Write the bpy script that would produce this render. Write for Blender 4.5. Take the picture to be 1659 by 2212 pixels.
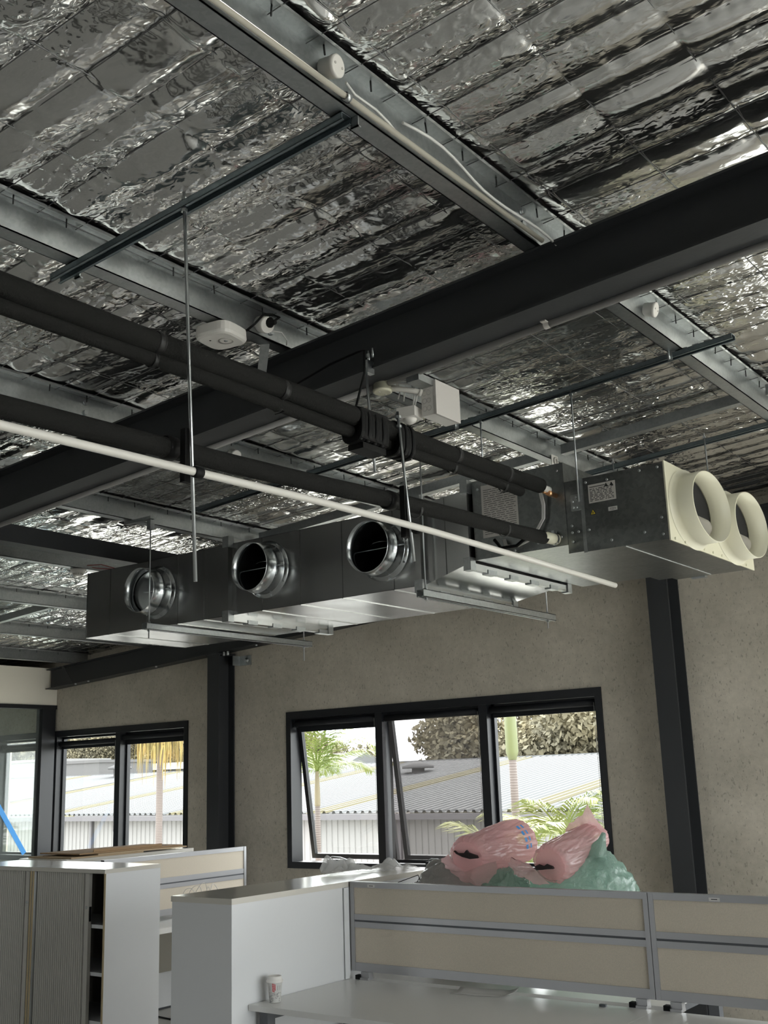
import bpy, bmesh, math, random
import numpy as np
from mathutils import Vector, Matrix

# ------------------------------------------------------------------ scene, camera, world, exposure
S = bpy.context.scene
COL = S.collection
for o in list(bpy.data.objects):
    bpy.data.objects.remove(o, do_unlink=True)

CAM_H = 1.70
yaw, pitch, roll = math.radians(36.6917), math.radians(13.5336), math.radians(-1.9254)
FPX = 2373.74
cf = Vector((-math.sin(yaw) * math.cos(pitch), math.cos(yaw) * math.cos(pitch), math.sin(pitch)))
cr = Vector((math.cos(yaw), math.sin(yaw), 0))
cu = cr.cross(cf)
r2 = math.cos(roll) * cr + math.sin(roll) * cu
u2 = -math.sin(roll) * cr + math.cos(roll) * cu
cam = bpy.data.cameras.new('camera')
cam.sensor_fit = 'VERTICAL'
cam.sensor_height = 36.0
cam.lens = FPX / 2212.0 * 36.0
cam.clip_start = 0.05
cam.clip_end = 600
cam_o = bpy.data.objects.new('camera', cam)
COL.objects.link(cam_o)
M = Matrix((r2, u2, -cf)).transposed().to_4x4()
M.translation = Vector((0, 0, CAM_H))
cam_o.matrix_world = M
S.camera = cam_o

S.view_settings.view_transform = 'Standard'
S.view_settings.look = 'None'
S.view_settings.gamma = 1.0
S.view_settings.exposure = 1.2
S.view_settings.use_curve_mapping = False

world = bpy.data.worlds.new('overcast_sky')
S.world = world
world.use_nodes = True
bg = world.node_tree.nodes['Background']
bg.inputs['Color'].default_value = (0.965, 0.985, 1.0, 1)
bg.inputs['Strength'].default_value = 3.6

sun_d = bpy.data.lights.new('sun', 'SUN')
sun_d.energy = 3.0
sun_d.angle = math.radians(12)
sun_d.color = (1.0, 0.95, 0.86)
sun_o = bpy.data.objects.new('sun', sun_d)
COL.objects.link(sun_o)
sun_o.rotation_euler = (math.radians(-35), math.radians(-22), 0)
sun_o.location = (0, 0, 30)


def portal(loc, rot, sx, sy):
    l = bpy.data.lights.new('window_portal', 'AREA')
    l.shape = 'RECTANGLE'
    l.size, l.size_y = sx, sy
    l.cycles.is_portal = True
    o = bpy.data.objects.new('window_portal', l)
    o.location = loc
    o.rotation_euler = rot
    COL.objects.link(o)


R90 = math.pi / 2
WZ0, WZ1 = 0.982, 2.268
WINX = [(-10.70, -7.712), (-6.488, -3.502), (-1.90, 3.9)]
for a, b in WINX:
    portal(((a + b) / 2, 7.40, (WZ0 + WZ1) / 2), (-R90, 0, 0), b - a, WZ1 - WZ0)
portal((4.72, 3.4, 1.6), (0, R90, 0), 2.9, 7.2)
portal((-7.5, -5.22, 1.25), (R90, 0, 0), 2.0, 1.9)

rng = random.Random(7)
nrg = np.random.default_rng(11)

# ------------------------------------------------------------------ materials
MAT = {}


def mat(name, color=(0.5, 0.5, 0.5), rough=0.5, metal=0.0, spec=0.5, bump=None, vary=None, coat=0.0):
    """bump=(scale, strength, detail); vary=(scale, colour2, lo, hi)"""
    m = bpy.data.materials.new(name)
    m.use_nodes = True
    nt = m.node_tree
    p = nt.nodes['Principled BSDF']
    p.inputs['Base Color'].default_value = (*color, 1)
    p.inputs['Roughness'].default_value = rough
    p.inputs['Metallic'].default_value = metal
    p.inputs['Specular IOR Level'].default_value = spec
    p.inputs['Coat Weight'].default_value = coat
    tc = nt.nodes.new('ShaderNodeTexCoord')
    if vary:
        n = nt.nodes.new('ShaderNodeTexNoise')
        n.inputs['Scale'].default_value = vary[0]
        n.inputs['Detail'].default_value = 5
        nt.links.new(tc.outputs['Object'], n.inputs['Vector'])
        r = nt.nodes.new('ShaderNodeValToRGB')
        r.color_ramp.elements[0].position = vary[2]
        r.color_ramp.elements[1].position = vary[3]
        r.color_ramp.elements[0].color = (*color, 1)
        r.color_ramp.elements[1].color = (*vary[1], 1)
        nt.links.new(n.outputs['Fac'], r.inputs['Fac'])
        nt.links.new(r.outputs['Color'], p.inputs['Base Color'])
    if bump:
        n = nt.nodes.new('ShaderNodeTexNoise')
        n.inputs['Scale'].default_value = bump[0]
        n.inputs['Detail'].default_value = bump[2]
        nt.links.new(tc.outputs['Object'], n.inputs['Vector'])
        b = nt.nodes.new('ShaderNodeBump')
        b.inputs['Strength'].default_value = bump[1]
        b.inputs['Distance'].default_value = 0.01
        nt.links.new(n.outputs['Fac'], b.inputs['Height'])
        nt.links.new(b.outputs['Normal'], p.inputs['Normal'])
    MAT[name] = m
    return m


def N(nt, kind, **kw):
    n = nt.nodes.new(kind)
    for k, v in kw.items():
        if k in n.inputs:
            n.inputs[k].default_value = v
        else:
            setattr(n, k, v)
    return n


def concrete_mat():
    m = mat('concrete', (0.3, 0.285, 0.26), 0.92, spec=0.2)
    nt = m.node_tree
    p = nt.nodes['Principled BSDF']
    tc = N(nt, 'ShaderNodeTexCoord')
    n1 = N(nt, 'ShaderNodeTexNoise', Scale=1.3, Detail=6.0, Roughness=0.6)
    n2 = N(nt, 'ShaderNodeTexNoise', Scale=28.0, Detail=6.0, Roughness=0.65)
    mp = N(nt, 'ShaderNodeMapping')
    mp.inputs['Scale'].default_value = (1, 1, 0.45)
    n3 = N(nt, 'ShaderNodeTexNoise', Scale=85.0, Detail=2.0)
    for n in (n1, n2):
        nt.links.new(tc.outputs['Object'], n.inputs['Vector'])
    nt.links.new(tc.outputs['Object'], mp.inputs['Vector'])
    nt.links.new(mp.outputs['Vector'], n3.inputs['Vector'])
    r1 = N(nt, 'ShaderNodeValToRGB')
    r1.color_ramp.elements[0].position = 0.3
    r1.color_ramp.elements[0].color = (0.43, 0.395, 0.33, 1)
    r1.color_ramp.elements[1].position = 0.7
    r1.color_ramp.elements[1].color = (0.63, 0.575, 0.49, 1)
    nt.links.new(n1.outputs['Fac'], r1.inputs['Fac'])
    r2_ = N(nt, 'ShaderNodeValToRGB')
    r2_.color_ramp.elements[0].position = 0.3
    r2_.color_ramp.elements[0].color = (0.88, 0.88, 0.88, 1)
    r2_.color_ramp.elements[1].position = 0.7
    r2_.color_ramp.elements[1].color = (1.06, 1.06, 1.06, 1)
    nt.links.new(n2.outputs['Fac'], r2_.inputs['Fac'])
    r3 = N(nt, 'ShaderNodeValToRGB')
    r3.color_ramp.elements[0].position = 0.31
    r3.color_ramp.elements[0].color = (0.4, 0.4, 0.4, 1)
    r3.color_ramp.elements[1].position = 0.37
    r3.color_ramp.elements[1].color = (1, 1, 1, 1)
    nt.links.new(n3.outputs['Fac'], r3.inputs['Fac'])
    m1 = N(nt, 'ShaderNodeMix', data_type='RGBA', blend_type='MULTIPLY')
    m1.inputs[0].default_value = 1
    nt.links.new(r1.outputs['Color'], m1.inputs[6])
    nt.links.new(r2_.outputs['Color'], m1.inputs[7])
    m2 = N(nt, 'ShaderNodeMix', data_type='RGBA', blend_type='MULTIPLY')
    m2.inputs[0].default_value = 0.5
    nt.links.new(m1.outputs[2], m2.inputs[6])
    nt.links.new(r3.outputs['Color'], m2.inputs[7])
    nt.links.new(m2.outputs[2], p.inputs['Base Color'])
    b = N(nt, 'ShaderNodeBump', Strength=0.25, Distance=0.01)
    nt.links.new(n2.outputs['Fac'], b.inputs['Height'])
    nt.links.new(b.outputs['Normal'], p.inputs['Normal'])


def foil_mat():
    m = mat('foil', (0.80, 0.80, 0.785), 0.15, metal=1.0)
    nt = m.node_tree
    p = nt.nodes['Principled BSDF']
    tc = N(nt, 'ShaderNodeTexCoord')
    mp = N(nt, 'ShaderNodeMapping')
    mp.inputs['Scale'].default_value = (0.6, 1.0, 1.0)
    nt.links.new(tc.outputs['Object'], mp.inputs['Vector'])
    n = N(nt, 'ShaderNodeTexNoise', Scale=26.0, Detail=5.0, Roughness=0.55, Distortion=0.4)
    n.noise_type = 'RIDGED_MULTIFRACTAL'
    nt.links.new(mp.outputs['Vector'], n.inputs['Vector'])
    # creased bands alternate with smooth pillows
    nm = N(nt, 'ShaderNodeTexNoise', Scale=2.4, Detail=2.0)
    nt.links.new(mp.outputs['Vector'], nm.inputs['Vector'])
    mr = N(nt, 'ShaderNodeMapRange')
    mr.inputs[1].default_value = 0.42
    mr.inputs[2].default_value = 0.60
    mr.inputs[3].default_value = 0.12
    mr.inputs[4].default_value = 0.85
    nt.links.new(nm.outputs['Fac'], mr.inputs[0])
    n2 = N(nt, 'ShaderNodeTexNoise', Scale=58.0, Detail=3.0, Roughness=0.6, Distortion=0.5)
    n2.noise_type = 'RIDGED_MULTIFRACTAL'
    nt.links.new(mp.outputs['Vector'], n2.inputs['Vector'])
    sm = N(nt, 'ShaderNodeMath', operation='MULTIPLY_ADD')
    sm.inputs[1].default_value = 0.5
    nt.links.new(n2.outputs['Fac'], sm.inputs[0])
    nt.links.new(n.outputs['Fac'], sm.inputs[2])
    b = N(nt, 'ShaderNodeBump', Strength=0.3, Distance=0.012)
    nt.links.new(sm.outputs[0], b.inputs['Height'])
    nt.links.new(mr.outputs[0], b.inputs['Strength'])
    nt.links.new(b.outputs['Normal'], p.inputs['Normal'])


def galv_mat(name, c1, c2, rough, scale, bumps=0.0):
    m = mat(name, c1, rough, metal=1.0)
    nt = m.node_tree
    p = nt.nodes['Principled BSDF']
    tc = N(nt, 'ShaderNodeTexCoord')
    v = N(nt, 'ShaderNodeTexVoronoi', Scale=scale)
    nt.links.new(tc.outputs['Object'], v.inputs['Vector'])
    n = N(nt, 'ShaderNodeTexNoise', Scale=9.0, Detail=6.0)
    nt.links.new(tc.outputs['Object'], n.inputs['Vector'])
    sep = N(nt, 'ShaderNodeSeparateColor')
    nt.links.new(v.outputs['Color'], sep.inputs[0])
    ad = N(nt, 'ShaderNodeMath', operation='MULTIPLY_ADD')
    ad.inputs[1].default_value = 0.3
    nt.links.new(sep.outputs[0], ad.inputs[0])
    hl = N(nt, 'ShaderNodeMath', operation='MULTIPLY')
    hl.inputs[1].default_value = 0.7
    nt.links.new(n.outputs['Fac'], hl.inputs[0])
    nt.links.new(hl.outputs[0], ad.inputs[2])
    r = N(nt, 'ShaderNodeValToRGB')
    r.color_ramp.elements[0].color = (*c1, 1)
    r.color_ramp.elements[1].color = (*c2, 1)
    nt.links.new(ad.outputs[0], r.inputs['Fac'])
    nt.links.new(r.outputs['Color'], p.inputs['Base Color'])
    if bumps:
        n2 = N(nt, 'ShaderNodeTexNoise', Scale=2.2, Detail=2.0)
        nt.links.new(tc.outputs['Object'], n2.inputs['Vector'])
        b = N(nt, 'ShaderNodeBump', Strength=bumps, Distance=0.05)
        nt.links.new(n2.outputs['Fac'], b.inputs['Height'])
        nt.links.new(b.outputs['Normal'], p.inputs['Normal'])
    return m


def glass_mat(name, tint=(0.97, 0.985, 0.98), haze=0.0, refl=1.0):
    m = bpy.data.materials.new(name)
    m.use_nodes = True
    nt = m.node_tree
    nt.nodes.clear()
    out = N(nt, 'ShaderNodeOutputMaterial')
    tr = N(nt, 'ShaderNodeBsdfTransparent', Color=(*tint, 1))
    gl = N(nt, 'ShaderNodeBsdfGlossy', Color=(1, 1, 1, 1), Roughness=0.02)
    fr = N(nt, 'ShaderNodeLayerWeight', Blend=0.5)
    pw5 = N(nt, 'ShaderNodeMath', operation='POWER')
    pw5.inputs[1].default_value = 4.0
    nt.links.new(fr.outputs['Facing'], pw5.inputs[0])
    ml = N(nt, 'ShaderNodeMath', operation='MULTIPLY_ADD')
    ml.inputs[1].default_value = 0.9 * refl
    ml.inputs[2].default_value = 0.04 * refl
    nt.links.new(pw5.outputs[0], ml.inputs[0])
    mx = N(nt, 'ShaderNodeMixShader')
    nt.links.new(ml.outputs[0], mx.inputs[0])
    nt.links.new(tr.outputs[0], mx.inputs[1])
    nt.links.new(gl.outputs[0], mx.inputs[2])
    last = mx
    if haze:
        df = N(nt, 'ShaderNodeBsdfDiffuse', Color=(0.75, 0.8, 0.78, 1))
        tc = N(nt, 'ShaderNodeTexCoord')
        nz = N(nt, 'ShaderNodeTexNoise', Scale=3.0, Detail=6.0)
        nt.links.new(tc.outputs['Object'], nz.inputs['Vector'])
        mh = N(nt, 'ShaderNodeMath', operation='MULTIPLY')
        mh.inputs[1].default_value = haze
        nt.links.new(nz.outputs['Fac'], mh.inputs[0])
        m2 = N(nt, 'ShaderNodeMixShader')
        nt.links.new(mh.outputs[0], m2.inputs[0])
        nt.links.new(mx.outputs[0], m2.inputs[1])
        nt.links.new(df.outputs[0], m2.inputs[2])
        last = m2
    nt.links.new(last.outputs[0], out.inputs[0])
    MAT[name] = m


def film_mat(name, color, alpha, rough, wr_scale, wr_strength, transl=0.35):
    """thin plastic film: glossy coloured sheet that lets light through"""
    m = bpy.data.materials.new(name)
    m.use_nodes = True
    nt = m.node_tree
    p = nt.nodes['Principled BSDF']
    out = nt.nodes['Material Output']
    p.inputs['Base Color'].default_value = (*color, 1)
    p.inputs['Roughness'].default_value = rough
    p.inputs['Specular IOR Level'].default_value = 0.8
    p.inputs['Coat Weight'].default_value = 1.0
    p.inputs['Coat Roughness'].default_value = 0.04
    tc = N(nt, 'ShaderNodeTexCoord')
    v = N(nt, 'ShaderNodeTexNoise', Scale=wr_scale, Detail=5.0, Roughness=0.6, Distortion=1.2)
    nt.links.new(tc.outputs['Object'], v.inputs['Vector'])
    b = N(nt, 'ShaderNodeBump', Strength=wr_strength, Distance=0.03)
    nt.links.new(v.outputs['Fac'], b.inputs['Height'])
    nt.links.new(b.outputs['Normal'], p.inputs['Normal'])
    tl = N(nt, 'ShaderNodeBsdfTranslucent', Color=(*color, 1))
    mx = N(nt, 'ShaderNodeMixShader')
    mx.inputs[0].default_value = transl
    nt.links.new(p.outputs[0], mx.inputs[1])
    nt.links.new(tl.outputs[0], mx.inputs[2])
    tr = N(nt, 'ShaderNodeBsdfTransparent', Color=tuple(0.4 + 0.6 * c for c in color) + (1,))
    m2 = N(nt, 'ShaderNodeMixShader')
    m2.inputs[0].default_value = alpha
    nt.links.new(tr.outputs[0], m2.inputs[1])
    nt.links.new(mx.outputs[0], m2.inputs[2])
    nt.links.new(m2.outputs[0], out.inputs[0])
    MAT[name] = m


def blind_mat():
    m = bpy.data.materials.new('blind_mesh')
    m.use_nodes = True
    nt = m.node_tree
    nt.nodes.clear()
    out = N(nt, 'ShaderNodeOutputMaterial')
    tr = N(nt, 'ShaderNodeBsdfTransparent', Color=(0.97, 0.95, 0.95, 1))
    df = N(nt, 'ShaderNodeBsdfDiffuse', Color=(0.16, 0.155, 0.155, 1))
    tc = N(nt, 'ShaderNodeTexCoord')
    n = N(nt, 'ShaderNodeTexNoise', Scale=160.0, Detail=2.0)
    nt.links.new(tc.outputs['Object'], n.inputs['Vector'])
    mr = N(nt, 'ShaderNodeMapRange')
    mr.inputs[3].default_value = 0.34
    mr.inputs[4].default_value = 0.48
    nt.links.new(n.outputs['Fac'], mr.inputs[0])
    mx = N(nt, 'ShaderNodeMixShader')
    nt.links.new(mr.outputs[0], mx.inputs[0])
    nt.links.new(tr.outputs[0], mx.inputs[1])
    nt.links.new(df.outputs[0], mx.inputs[2])
    nt.links.new(mx.outputs[0], out.inputs[0])
    MAT['blind_mesh'] = m


def trunk_mat(name, c1, c2, scale):
    m = mat(name, c1, 0.85)
    nt = m.node_tree
    p = nt.nodes['Principled BSDF']
    tc = N(nt, 'ShaderNodeTexCoord')
    w = N(nt, 'ShaderNodeTexWave', Scale=scale, Distortion=1.5, Detail=2.0)
    w.bands_direction = 'Z'
    nt.links.new(tc.outputs['Object'], w.inputs['Vector'])
    r = N(nt, 'ShaderNodeValToRGB')
    r.color_ramp.elements[0].color = (*c1, 1)
    r.color_ramp.elements[1].color = (*c2, 1)
    nt.links.new(w.outputs['Fac'], r.inputs['Fac'])
    nt.links.new(r.outputs['Color'], p.inputs['Base Color'])


concrete_mat()
foil_mat()
galv_mat('galv', (0.36, 0.38, 0.385), (0.56, 0.58, 0.58), 0.38, 90.0)
galv_mat('duct', (0.47, 0.475, 0.47), (0.52, 0.525, 0.52), 0.24, 40.0, 0.10)
galv_mat('casing', (0.17, 0.18, 0.18), (0.36, 0.375, 0.37), 0.33, 70.0, 0.04)
galv_mat('strut', (0.19, 0.23, 0.25), (0.30, 0.35, 0.37), 0.42, 120.0)
galv_mat('spigot_metal', (0.50, 0.53, 0.54), (0.58, 0.60, 0.61), 0.2, 20.0)
glass_mat('glass')
glass_mat('glass_partition', (0.86, 0.90, 0.88), 0.14, 1.0)
blind_mat()
mat('wire', (0.20, 0.20, 0.20), 0.45, metal=1.0)
mat('steel_paint', (0.032, 0.034, 0.037), 0.5, spec=0.35, bump=(60, 0.05, 3))
mat('frame_black', (0.012, 0.013, 0.016), 0.4, spec=0.4)
mat('blind_black', (0.010, 0.011, 0.014), 0.6, spec=0.3)
mat('foam', (0.017, 0.017, 0.016), 0.95, spec=0.15, bump=(120, 0.3, 3))
mat('tape', (0.010, 0.010, 0.010), 0.45, spec=0.4)
mat('rubber', (0.005, 0.005, 0.005), 0.55, spec=0.2)
mat('zinc', (0.55, 0.57, 0.58), 0.3, metal=1.0)
mat('pvc', (0.72, 0.69, 0.64), 0.35)
mat('white_plastic', (0.80, 0.77, 0.73), 0.4)
mat('cream_plastic', (0.70, 0.67, 0.52), 0.42)
mat('grey_plastic', (0.58, 0.55, 0.52), 0.5)
mat('conduit_cream', (0.50, 0.47, 0.40), 0.45)
mat('conduit_grey', (0.36, 0.35, 0.34), 0.5)
mat('cable', (0.72, 0.71, 0.69), 0.5)
mat('red_cable', (0.25, 0.01, 0.01), 0.5)
mat('paper', (0.62, 0.61, 0.59), 0.8)
mat('ink', (0.03, 0.03, 0.03), 0.8)
mat('red_ink', (0.55, 0.03, 0.04), 0.7)
mat('yellow', (0.75, 0.55, 0.05), 0.6)
mat('copper', (0.75, 0.42, 0.22), 0.3, metal=1.0)
mat('laminate', (0.72, 0.725, 0.735), 0.38, spec=0.4)
mat('laminate_top', (0.66, 0.63, 0.57), 0.17, spec=0.5)
mat('desk_top', (0.74, 0.73, 0.71), 0.28, spec=0.5)
mat('desk_edge', (0.52, 0.505, 0.48), 0.5)
mat('tambour', (0.58, 0.56, 0.52), 0.45)
mat('cab_inside', (0.30, 0.28, 0.24), 0.6)
mat('wood_edge', (0.58, 0.46, 0.28), 0.6)
mat('alu', (0.38, 0.38, 0.39), 0.42, metal=0.7)
mat('fabric', (0.60, 0.54, 0.45), 0.95, spec=0.1, bump=(420, 0.25, 2), vary=(260, (0.66, 0.59, 0.49), 0.35, 0.65))
mat('desk_leg', (0.10, 0.105, 0.115), 0.45, spec=0.4)
mat('cardboard', (0.36, 0.24, 0.14), 0.9, spec=0.1)
mat('cardboard_light', (0.50, 0.38, 0.25), 0.9, spec=0.1)
mat('blue_tape', (0.05, 0.30, 0.72), 0.6)
mat('plaster', (0.82, 0.77, 0.67), 0.9, spec=0.2)
mat('floor_concrete', (0.50, 0.485, 0.46), 0.55, spec=0.4, bump=(6, 0.35, 6), vary=(1.5, (0.60, 0.585, 0.555), 0.35, 0.7))
mat('inside_shade', (0.010, 0.010, 0.011), 0.9)
mat('dark_low_bounce', (0.10, 0.10, 0.10), 0.8, spec=0.2)  # unseen front wall made dark to reduce light bounced from behind
mat('ceiling_tile', (0.60, 0.60, 0.58), 0.9)
film_mat('film_pink', (0.98, 0.68, 0.685), 0.82, 0.12, 45.0, 0.6, 0.66)
film_mat('film_green', (0.50, 0.68, 0.60), 0.84, 0.08, 34.0, 1.0, 0.55)
film_mat('film_grey', (0.60, 0.59, 0.57), 0.93, 0.14, 40.0, 0.8, 0.35)
film_mat('film_clear', (0.86, 0.86, 0.85), 0.45, 0.12, 60.0, 0.4, 0.4)
mat('bag_content', (0.03, 0.022, 0.022), 0.8)
mat('roof_white', (0.126, 0.128, 0.129), 0.6, spec=0.2)
mat('skylight', (0.112, 0.098, 0.052), 0.5, spec=0.2)
mat('shed_wall', (0.215, 0.21, 0.205), 0.7, spec=0.1)
mat('fascia', (0.085, 0.08, 0.085), 0.6)
mat('house_white', (0.105, 0.103, 0.103), 0.8, spec=0.1)
mat('house_window', (0.05, 0.05, 0.055), 0.3)
mat('leaf_palm', (0.12, 0.165, 0.035), 0.5, spec=0.3, vary=(1.2, (0.21, 0.22, 0.06), 0.4, 0.65))
mat('leaf_dead', (0.26, 0.175, 0.05), 0.8, vary=(2.5, (0.20, 0.16, 0.05), 0.4, 0.6))
mat('leaf_tree', (0.15, 0.138, 0.10), 0.8, spec=0.1, vary=(0.5, (0.23, 0.20, 0.125), 0.4, 0.65))
mat('leaf_bright', (0.24, 0.22, 0.09), 0.8, spec=0.1)
mat('bark', (0.20, 0.165, 0.145), 0.9)
mat('bark_pale', (0.17, 0.15, 0.145), 0.9)
trunk_mat('trunk_palm', (0.095, 0.075, 0.066), (0.16, 0.135, 0.125), 9.0)
mat('crownshaft', (0.125, 0.14, 0.06), 0.45)
mat('crownshaft_tan', (0.15, 0.125, 0.075), 0.6)
mat('ground', (0.46, 0.45, 0.42), 0.95, vary=(0.2, (0.38, 0.37, 0.33), 0.4, 0.6))
mat('hill', (0.05, 0.047, 0.034), 0.95, vary=(0.15, (0.085, 0.072, 0.058), 0.4, 0.6))


# ------------------------------------------------------------------ mesh helpers
def bx(bm, lo, hi, rot=None, about=None):
    x0, y0, z0 = lo
    x1, y1, z1 = hi
    if x1 < x0: x0, x1 = x1, x0
    if y1 < y0: y0, y1 = y1, y0
    if z1 < z0: z0, z1 = z1, z0
    P = [(x0, y0, z0), (x1, y0, z0), (x1, y1, z0), (x0, y1, z0), (x0, y0, z1), (x1, y0, z1), (x1, y1, z1), (x0, y1, z1)]
    if rot is not None:
        a = Vector(about if about is not None else ((x0 + x1) / 2, (y0 + y1) / 2, (z0 + z1) / 2))
        P = [rot @ (Vector(p) - a) + a for p in P]
    v = [bm.verts.new(p) for p in P]
    for f in ((0, 3, 2, 1), (4, 5, 6, 7), (0, 1, 5, 4), (1, 2, 6, 5), (2, 3, 7, 6), (3, 0, 4, 7)):
        bm.faces.new([v[i] for i in f])
    return v


def hexa(bm, P):
    v = [bm.verts.new(p) for p in P]
    for f in ((0, 3, 2, 1), (4, 5, 6, 7), (0, 1, 5, 4), (1, 2, 6, 5), (2, 3, 7, 6), (3, 0, 4, 7)):
        bm.faces.new([v[i] for i in f])


def frame_at(d, up=Vector((0, 0, 1))):
    d = d.normalized()
    if abs(d.dot(up)) > 0.98:
        up = Vector((1, 0, 0))
    a = d.cross(up).normalized()
    return a, a.cross(d)


def tube(bm, pts, r, n=10, caps=True, smooth=True):
    pts = [Vector(p) for p in pts]
    rs = r if isinstance(r, (list, tuple)) else [r] * len(pts)
    rings = []
    a = None
    for i, p in enumerate(pts):
        if i == 0: d = pts[1] - p
        elif i == len(pts) - 1: d = p - pts[i - 1]
        else: d = (pts[i + 1] - pts[i - 1])
        if d.length < 1e-9:
            d = Vector((0, 0, 1))
        if a is None:
            a, b = frame_at(d)
        else:
            d = d.normalized()
            a = (a - d * a.dot(d))
            if a.length < 1e-6:
                a, b = frame_at(d)
            a.normalize()
            b = a.cross(d)
        rings.append([bm.verts.new(p + rs[i] * (math.cos(t) * a + math.sin(t) * b)) for t in [2 * math.pi * k / n for k in range(n)]])
    for i in range(len(rings) - 1):
        for k in range(n):
            f = bm.faces.new((rings[i][k], rings[i][(k + 1) % n], rings[i + 1][(k + 1) % n], rings[i + 1][k]))
            f.smooth = smooth
    if caps:
        bm.faces.new(list(reversed(rings[0])))
        bm.faces.new(rings[-1])
    return rings


def lathe(bm, c, axis, prof, n=24, smooth=True, cap0=False, cap1=False, ry=1.0):
    """prof: list of (t along axis, radius)"""
    c = Vector(c)
    ax = Vector(axis).normalized()
    a, b = frame_at(ax)
    rings = []
    for t, r in prof:
        rings.append([bm.verts.new(c + ax * t + r * (math.cos(q) * a * ry + math.sin(q) * b)) for q in [2 * math.pi * k / n for k in range(n)]])
    for i in range(len(rings) - 1):
        for k in range(n):
            f = bm.faces.new((rings[i][k], rings[i][(k + 1) % n], rings[i + 1][(k + 1) % n], rings[i + 1][k]))
            f.smooth = smooth
    if cap0: bm.faces.new(list(reversed(rings[0])))
    if cap1: bm.faces.new(rings[-1])


def prism(bm, poly, axis, t0, t1):
    """poly in the plane perpendicular to axis ('x': (y,z), 'y': (x,z), 'z': (x,y))"""
    def P(a, b, t):
        return {'x': (t, a, b), 'y': (a, t, b), 'z': (a, b, t)}[axis]
    A = [bm.verts.new(P(a, b, t0)) for a, b in poly]
    B = [bm.verts.new(P(a, b, t1)) for a, b in poly]
    n = len(poly)
    for i in range(n):
        bm.faces.new((A[i], A[(i + 1) % n], B[(i + 1) % n], B[i]))
    bm.faces.new(list(reversed(A)))
    bm.faces.new(B)


def BM():
    return bmesh.new()


def bevel(bm, w, seg=2):
    es = [e for e in bm.edges if len(e.link_faces) == 2 and e.calc_face_angle(0) > 0.5]
    bmesh.ops.bevel(bm, geom=es, offset=w, segments=seg, affect='EDGES', profile=0.5)


def obj(name, bm, m, parent=None, fix=True):
    if fix:
        bmesh.ops.recalc_face_normals(bm, faces=bm.faces)
    me = bpy.data.meshes.new(name)
    if parent is not None:
        off = Vector(parent.get('_w', (0, 0, 0)))
    else:
        xs = [v.co for v in bm.verts]
        lo = Vector((min(v.x for v in xs), min(v.y for v in xs), min(v.z for v in xs)))
        hi = Vector((max(v.x for v in xs), max(v.y for v in xs), max(v.z for v in xs)))
        off = Vector(((lo.x + hi.x) / 2, (lo.y + hi.y) / 2, lo.z))
    for v in bm.verts:
        v.co -= off
    bm.to_mesh(me)
    bm.free()
    o = bpy.data.objects.new(name, me)
    me.materials.append(MAT[m])
    COL.objects.link(o)
    if parent is not None:
        o.parent = parent
        o['_w'] = tuple(off)
    else:
        o.location = off
        o['_w'] = tuple(off)
    return o


def rawmesh(name, V, F, m, parent=None, smooth=False):
    me = bpy.data.meshes.new(name)
    V = np.asarray(V, float)
    if parent is not None:
        off = np.array(list(parent.get('_w', (0.0, 0.0, 0.0))), float)
    else:
        off = np.array([(V[:, 0].min() + V[:, 0].max()) / 2, (V[:, 1].min() + V[:, 1].max()) / 2, V[:, 2].min()])
    me.from_pydata((V - off).tolist(), [], F if isinstance(F, list) else F.tolist())
    if smooth:
        me.polygons.foreach_set('use_smooth', [True] * len(me.polygons))
    me.update()
    o = bpy.data.objects.new(name, me)
    me.materials.append(MAT[m])
    COL.objects.link(o)
    if parent is not None:
        o.parent = parent
    else:
        o.location = off
    o['_w'] = tuple(off)
    return o


def tag(o, label, cat, group=None, kind=None):
    o['label'] = label
    o['category'] = cat
    if group: o['group'] = group
    if kind: o['kind'] = kind
    return o


def thing(name, label, cat, loc, group=None, kind=None):
    o = bpy.data.objects.new(name, None)
    o.empty_display_size = 0.05
    o.location = loc
    o['_w'] = tuple(float(v) for v in loc)
    COL.objects.link(o)
    return tag(o, label, cat, group, kind)


def struct(o, label=None):
    o['kind'] = 'structure'
    if label: o['label'] = label
    return o


def dup(root, loc, label=None):
    """copy of a thing with its parts and sub-parts"""
    r = root.copy()
    COL.objects.link(r)
    r.location = loc
    r['_w'] = tuple(loc)
    if label: r['label'] = label
    for ch in list(root.children):
        c = ch.copy()
        COL.objects.link(c)
        c.parent = r
        for g in ch.children:
            d = g.copy()
            COL.objects.link(d)
            d.parent = c
    return r


def clone(o, name, parent, delta):
    c = o.copy()
    c.name = name
    c.parent = parent
    c.location = Vector(o.location) + Vector(delta)
    COL.objects.link(c)
    return c


def boxo(name, lo, hi, m, parent=None, bev=0.0):
    b = BM()
    bx(b, lo, hi)
    if bev: bevel(b, bev, 2)
    return obj(name, b, m, parent)


def zp(x):          # underside of the purlins = top of the rafters
    return 3.47 + 0.06 * x


# ------------------------------------------------------------------ numpy noise
def vnoise(x, y, seed):
    r = np.random.default_rng(seed)
    T = r.random((256, 256))
    xi = np.floor(x).astype(int)
    yi = np.floor(y).astype(int)
    fx = x - xi
    fy = y - yi
    fx = fx * fx * (3 - 2 * fx)
    fy = fy * fy * (3 - 2 * fy)
    g = lambda a, b: T[a % 256, b % 256]
    return (g(xi, yi) * (1 - fx) + g(xi + 1, yi) * fx) * (1 - fy) + (g(xi, yi + 1) * (1 - fx) + g(xi + 1, yi + 1) * fx) * fy


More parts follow.
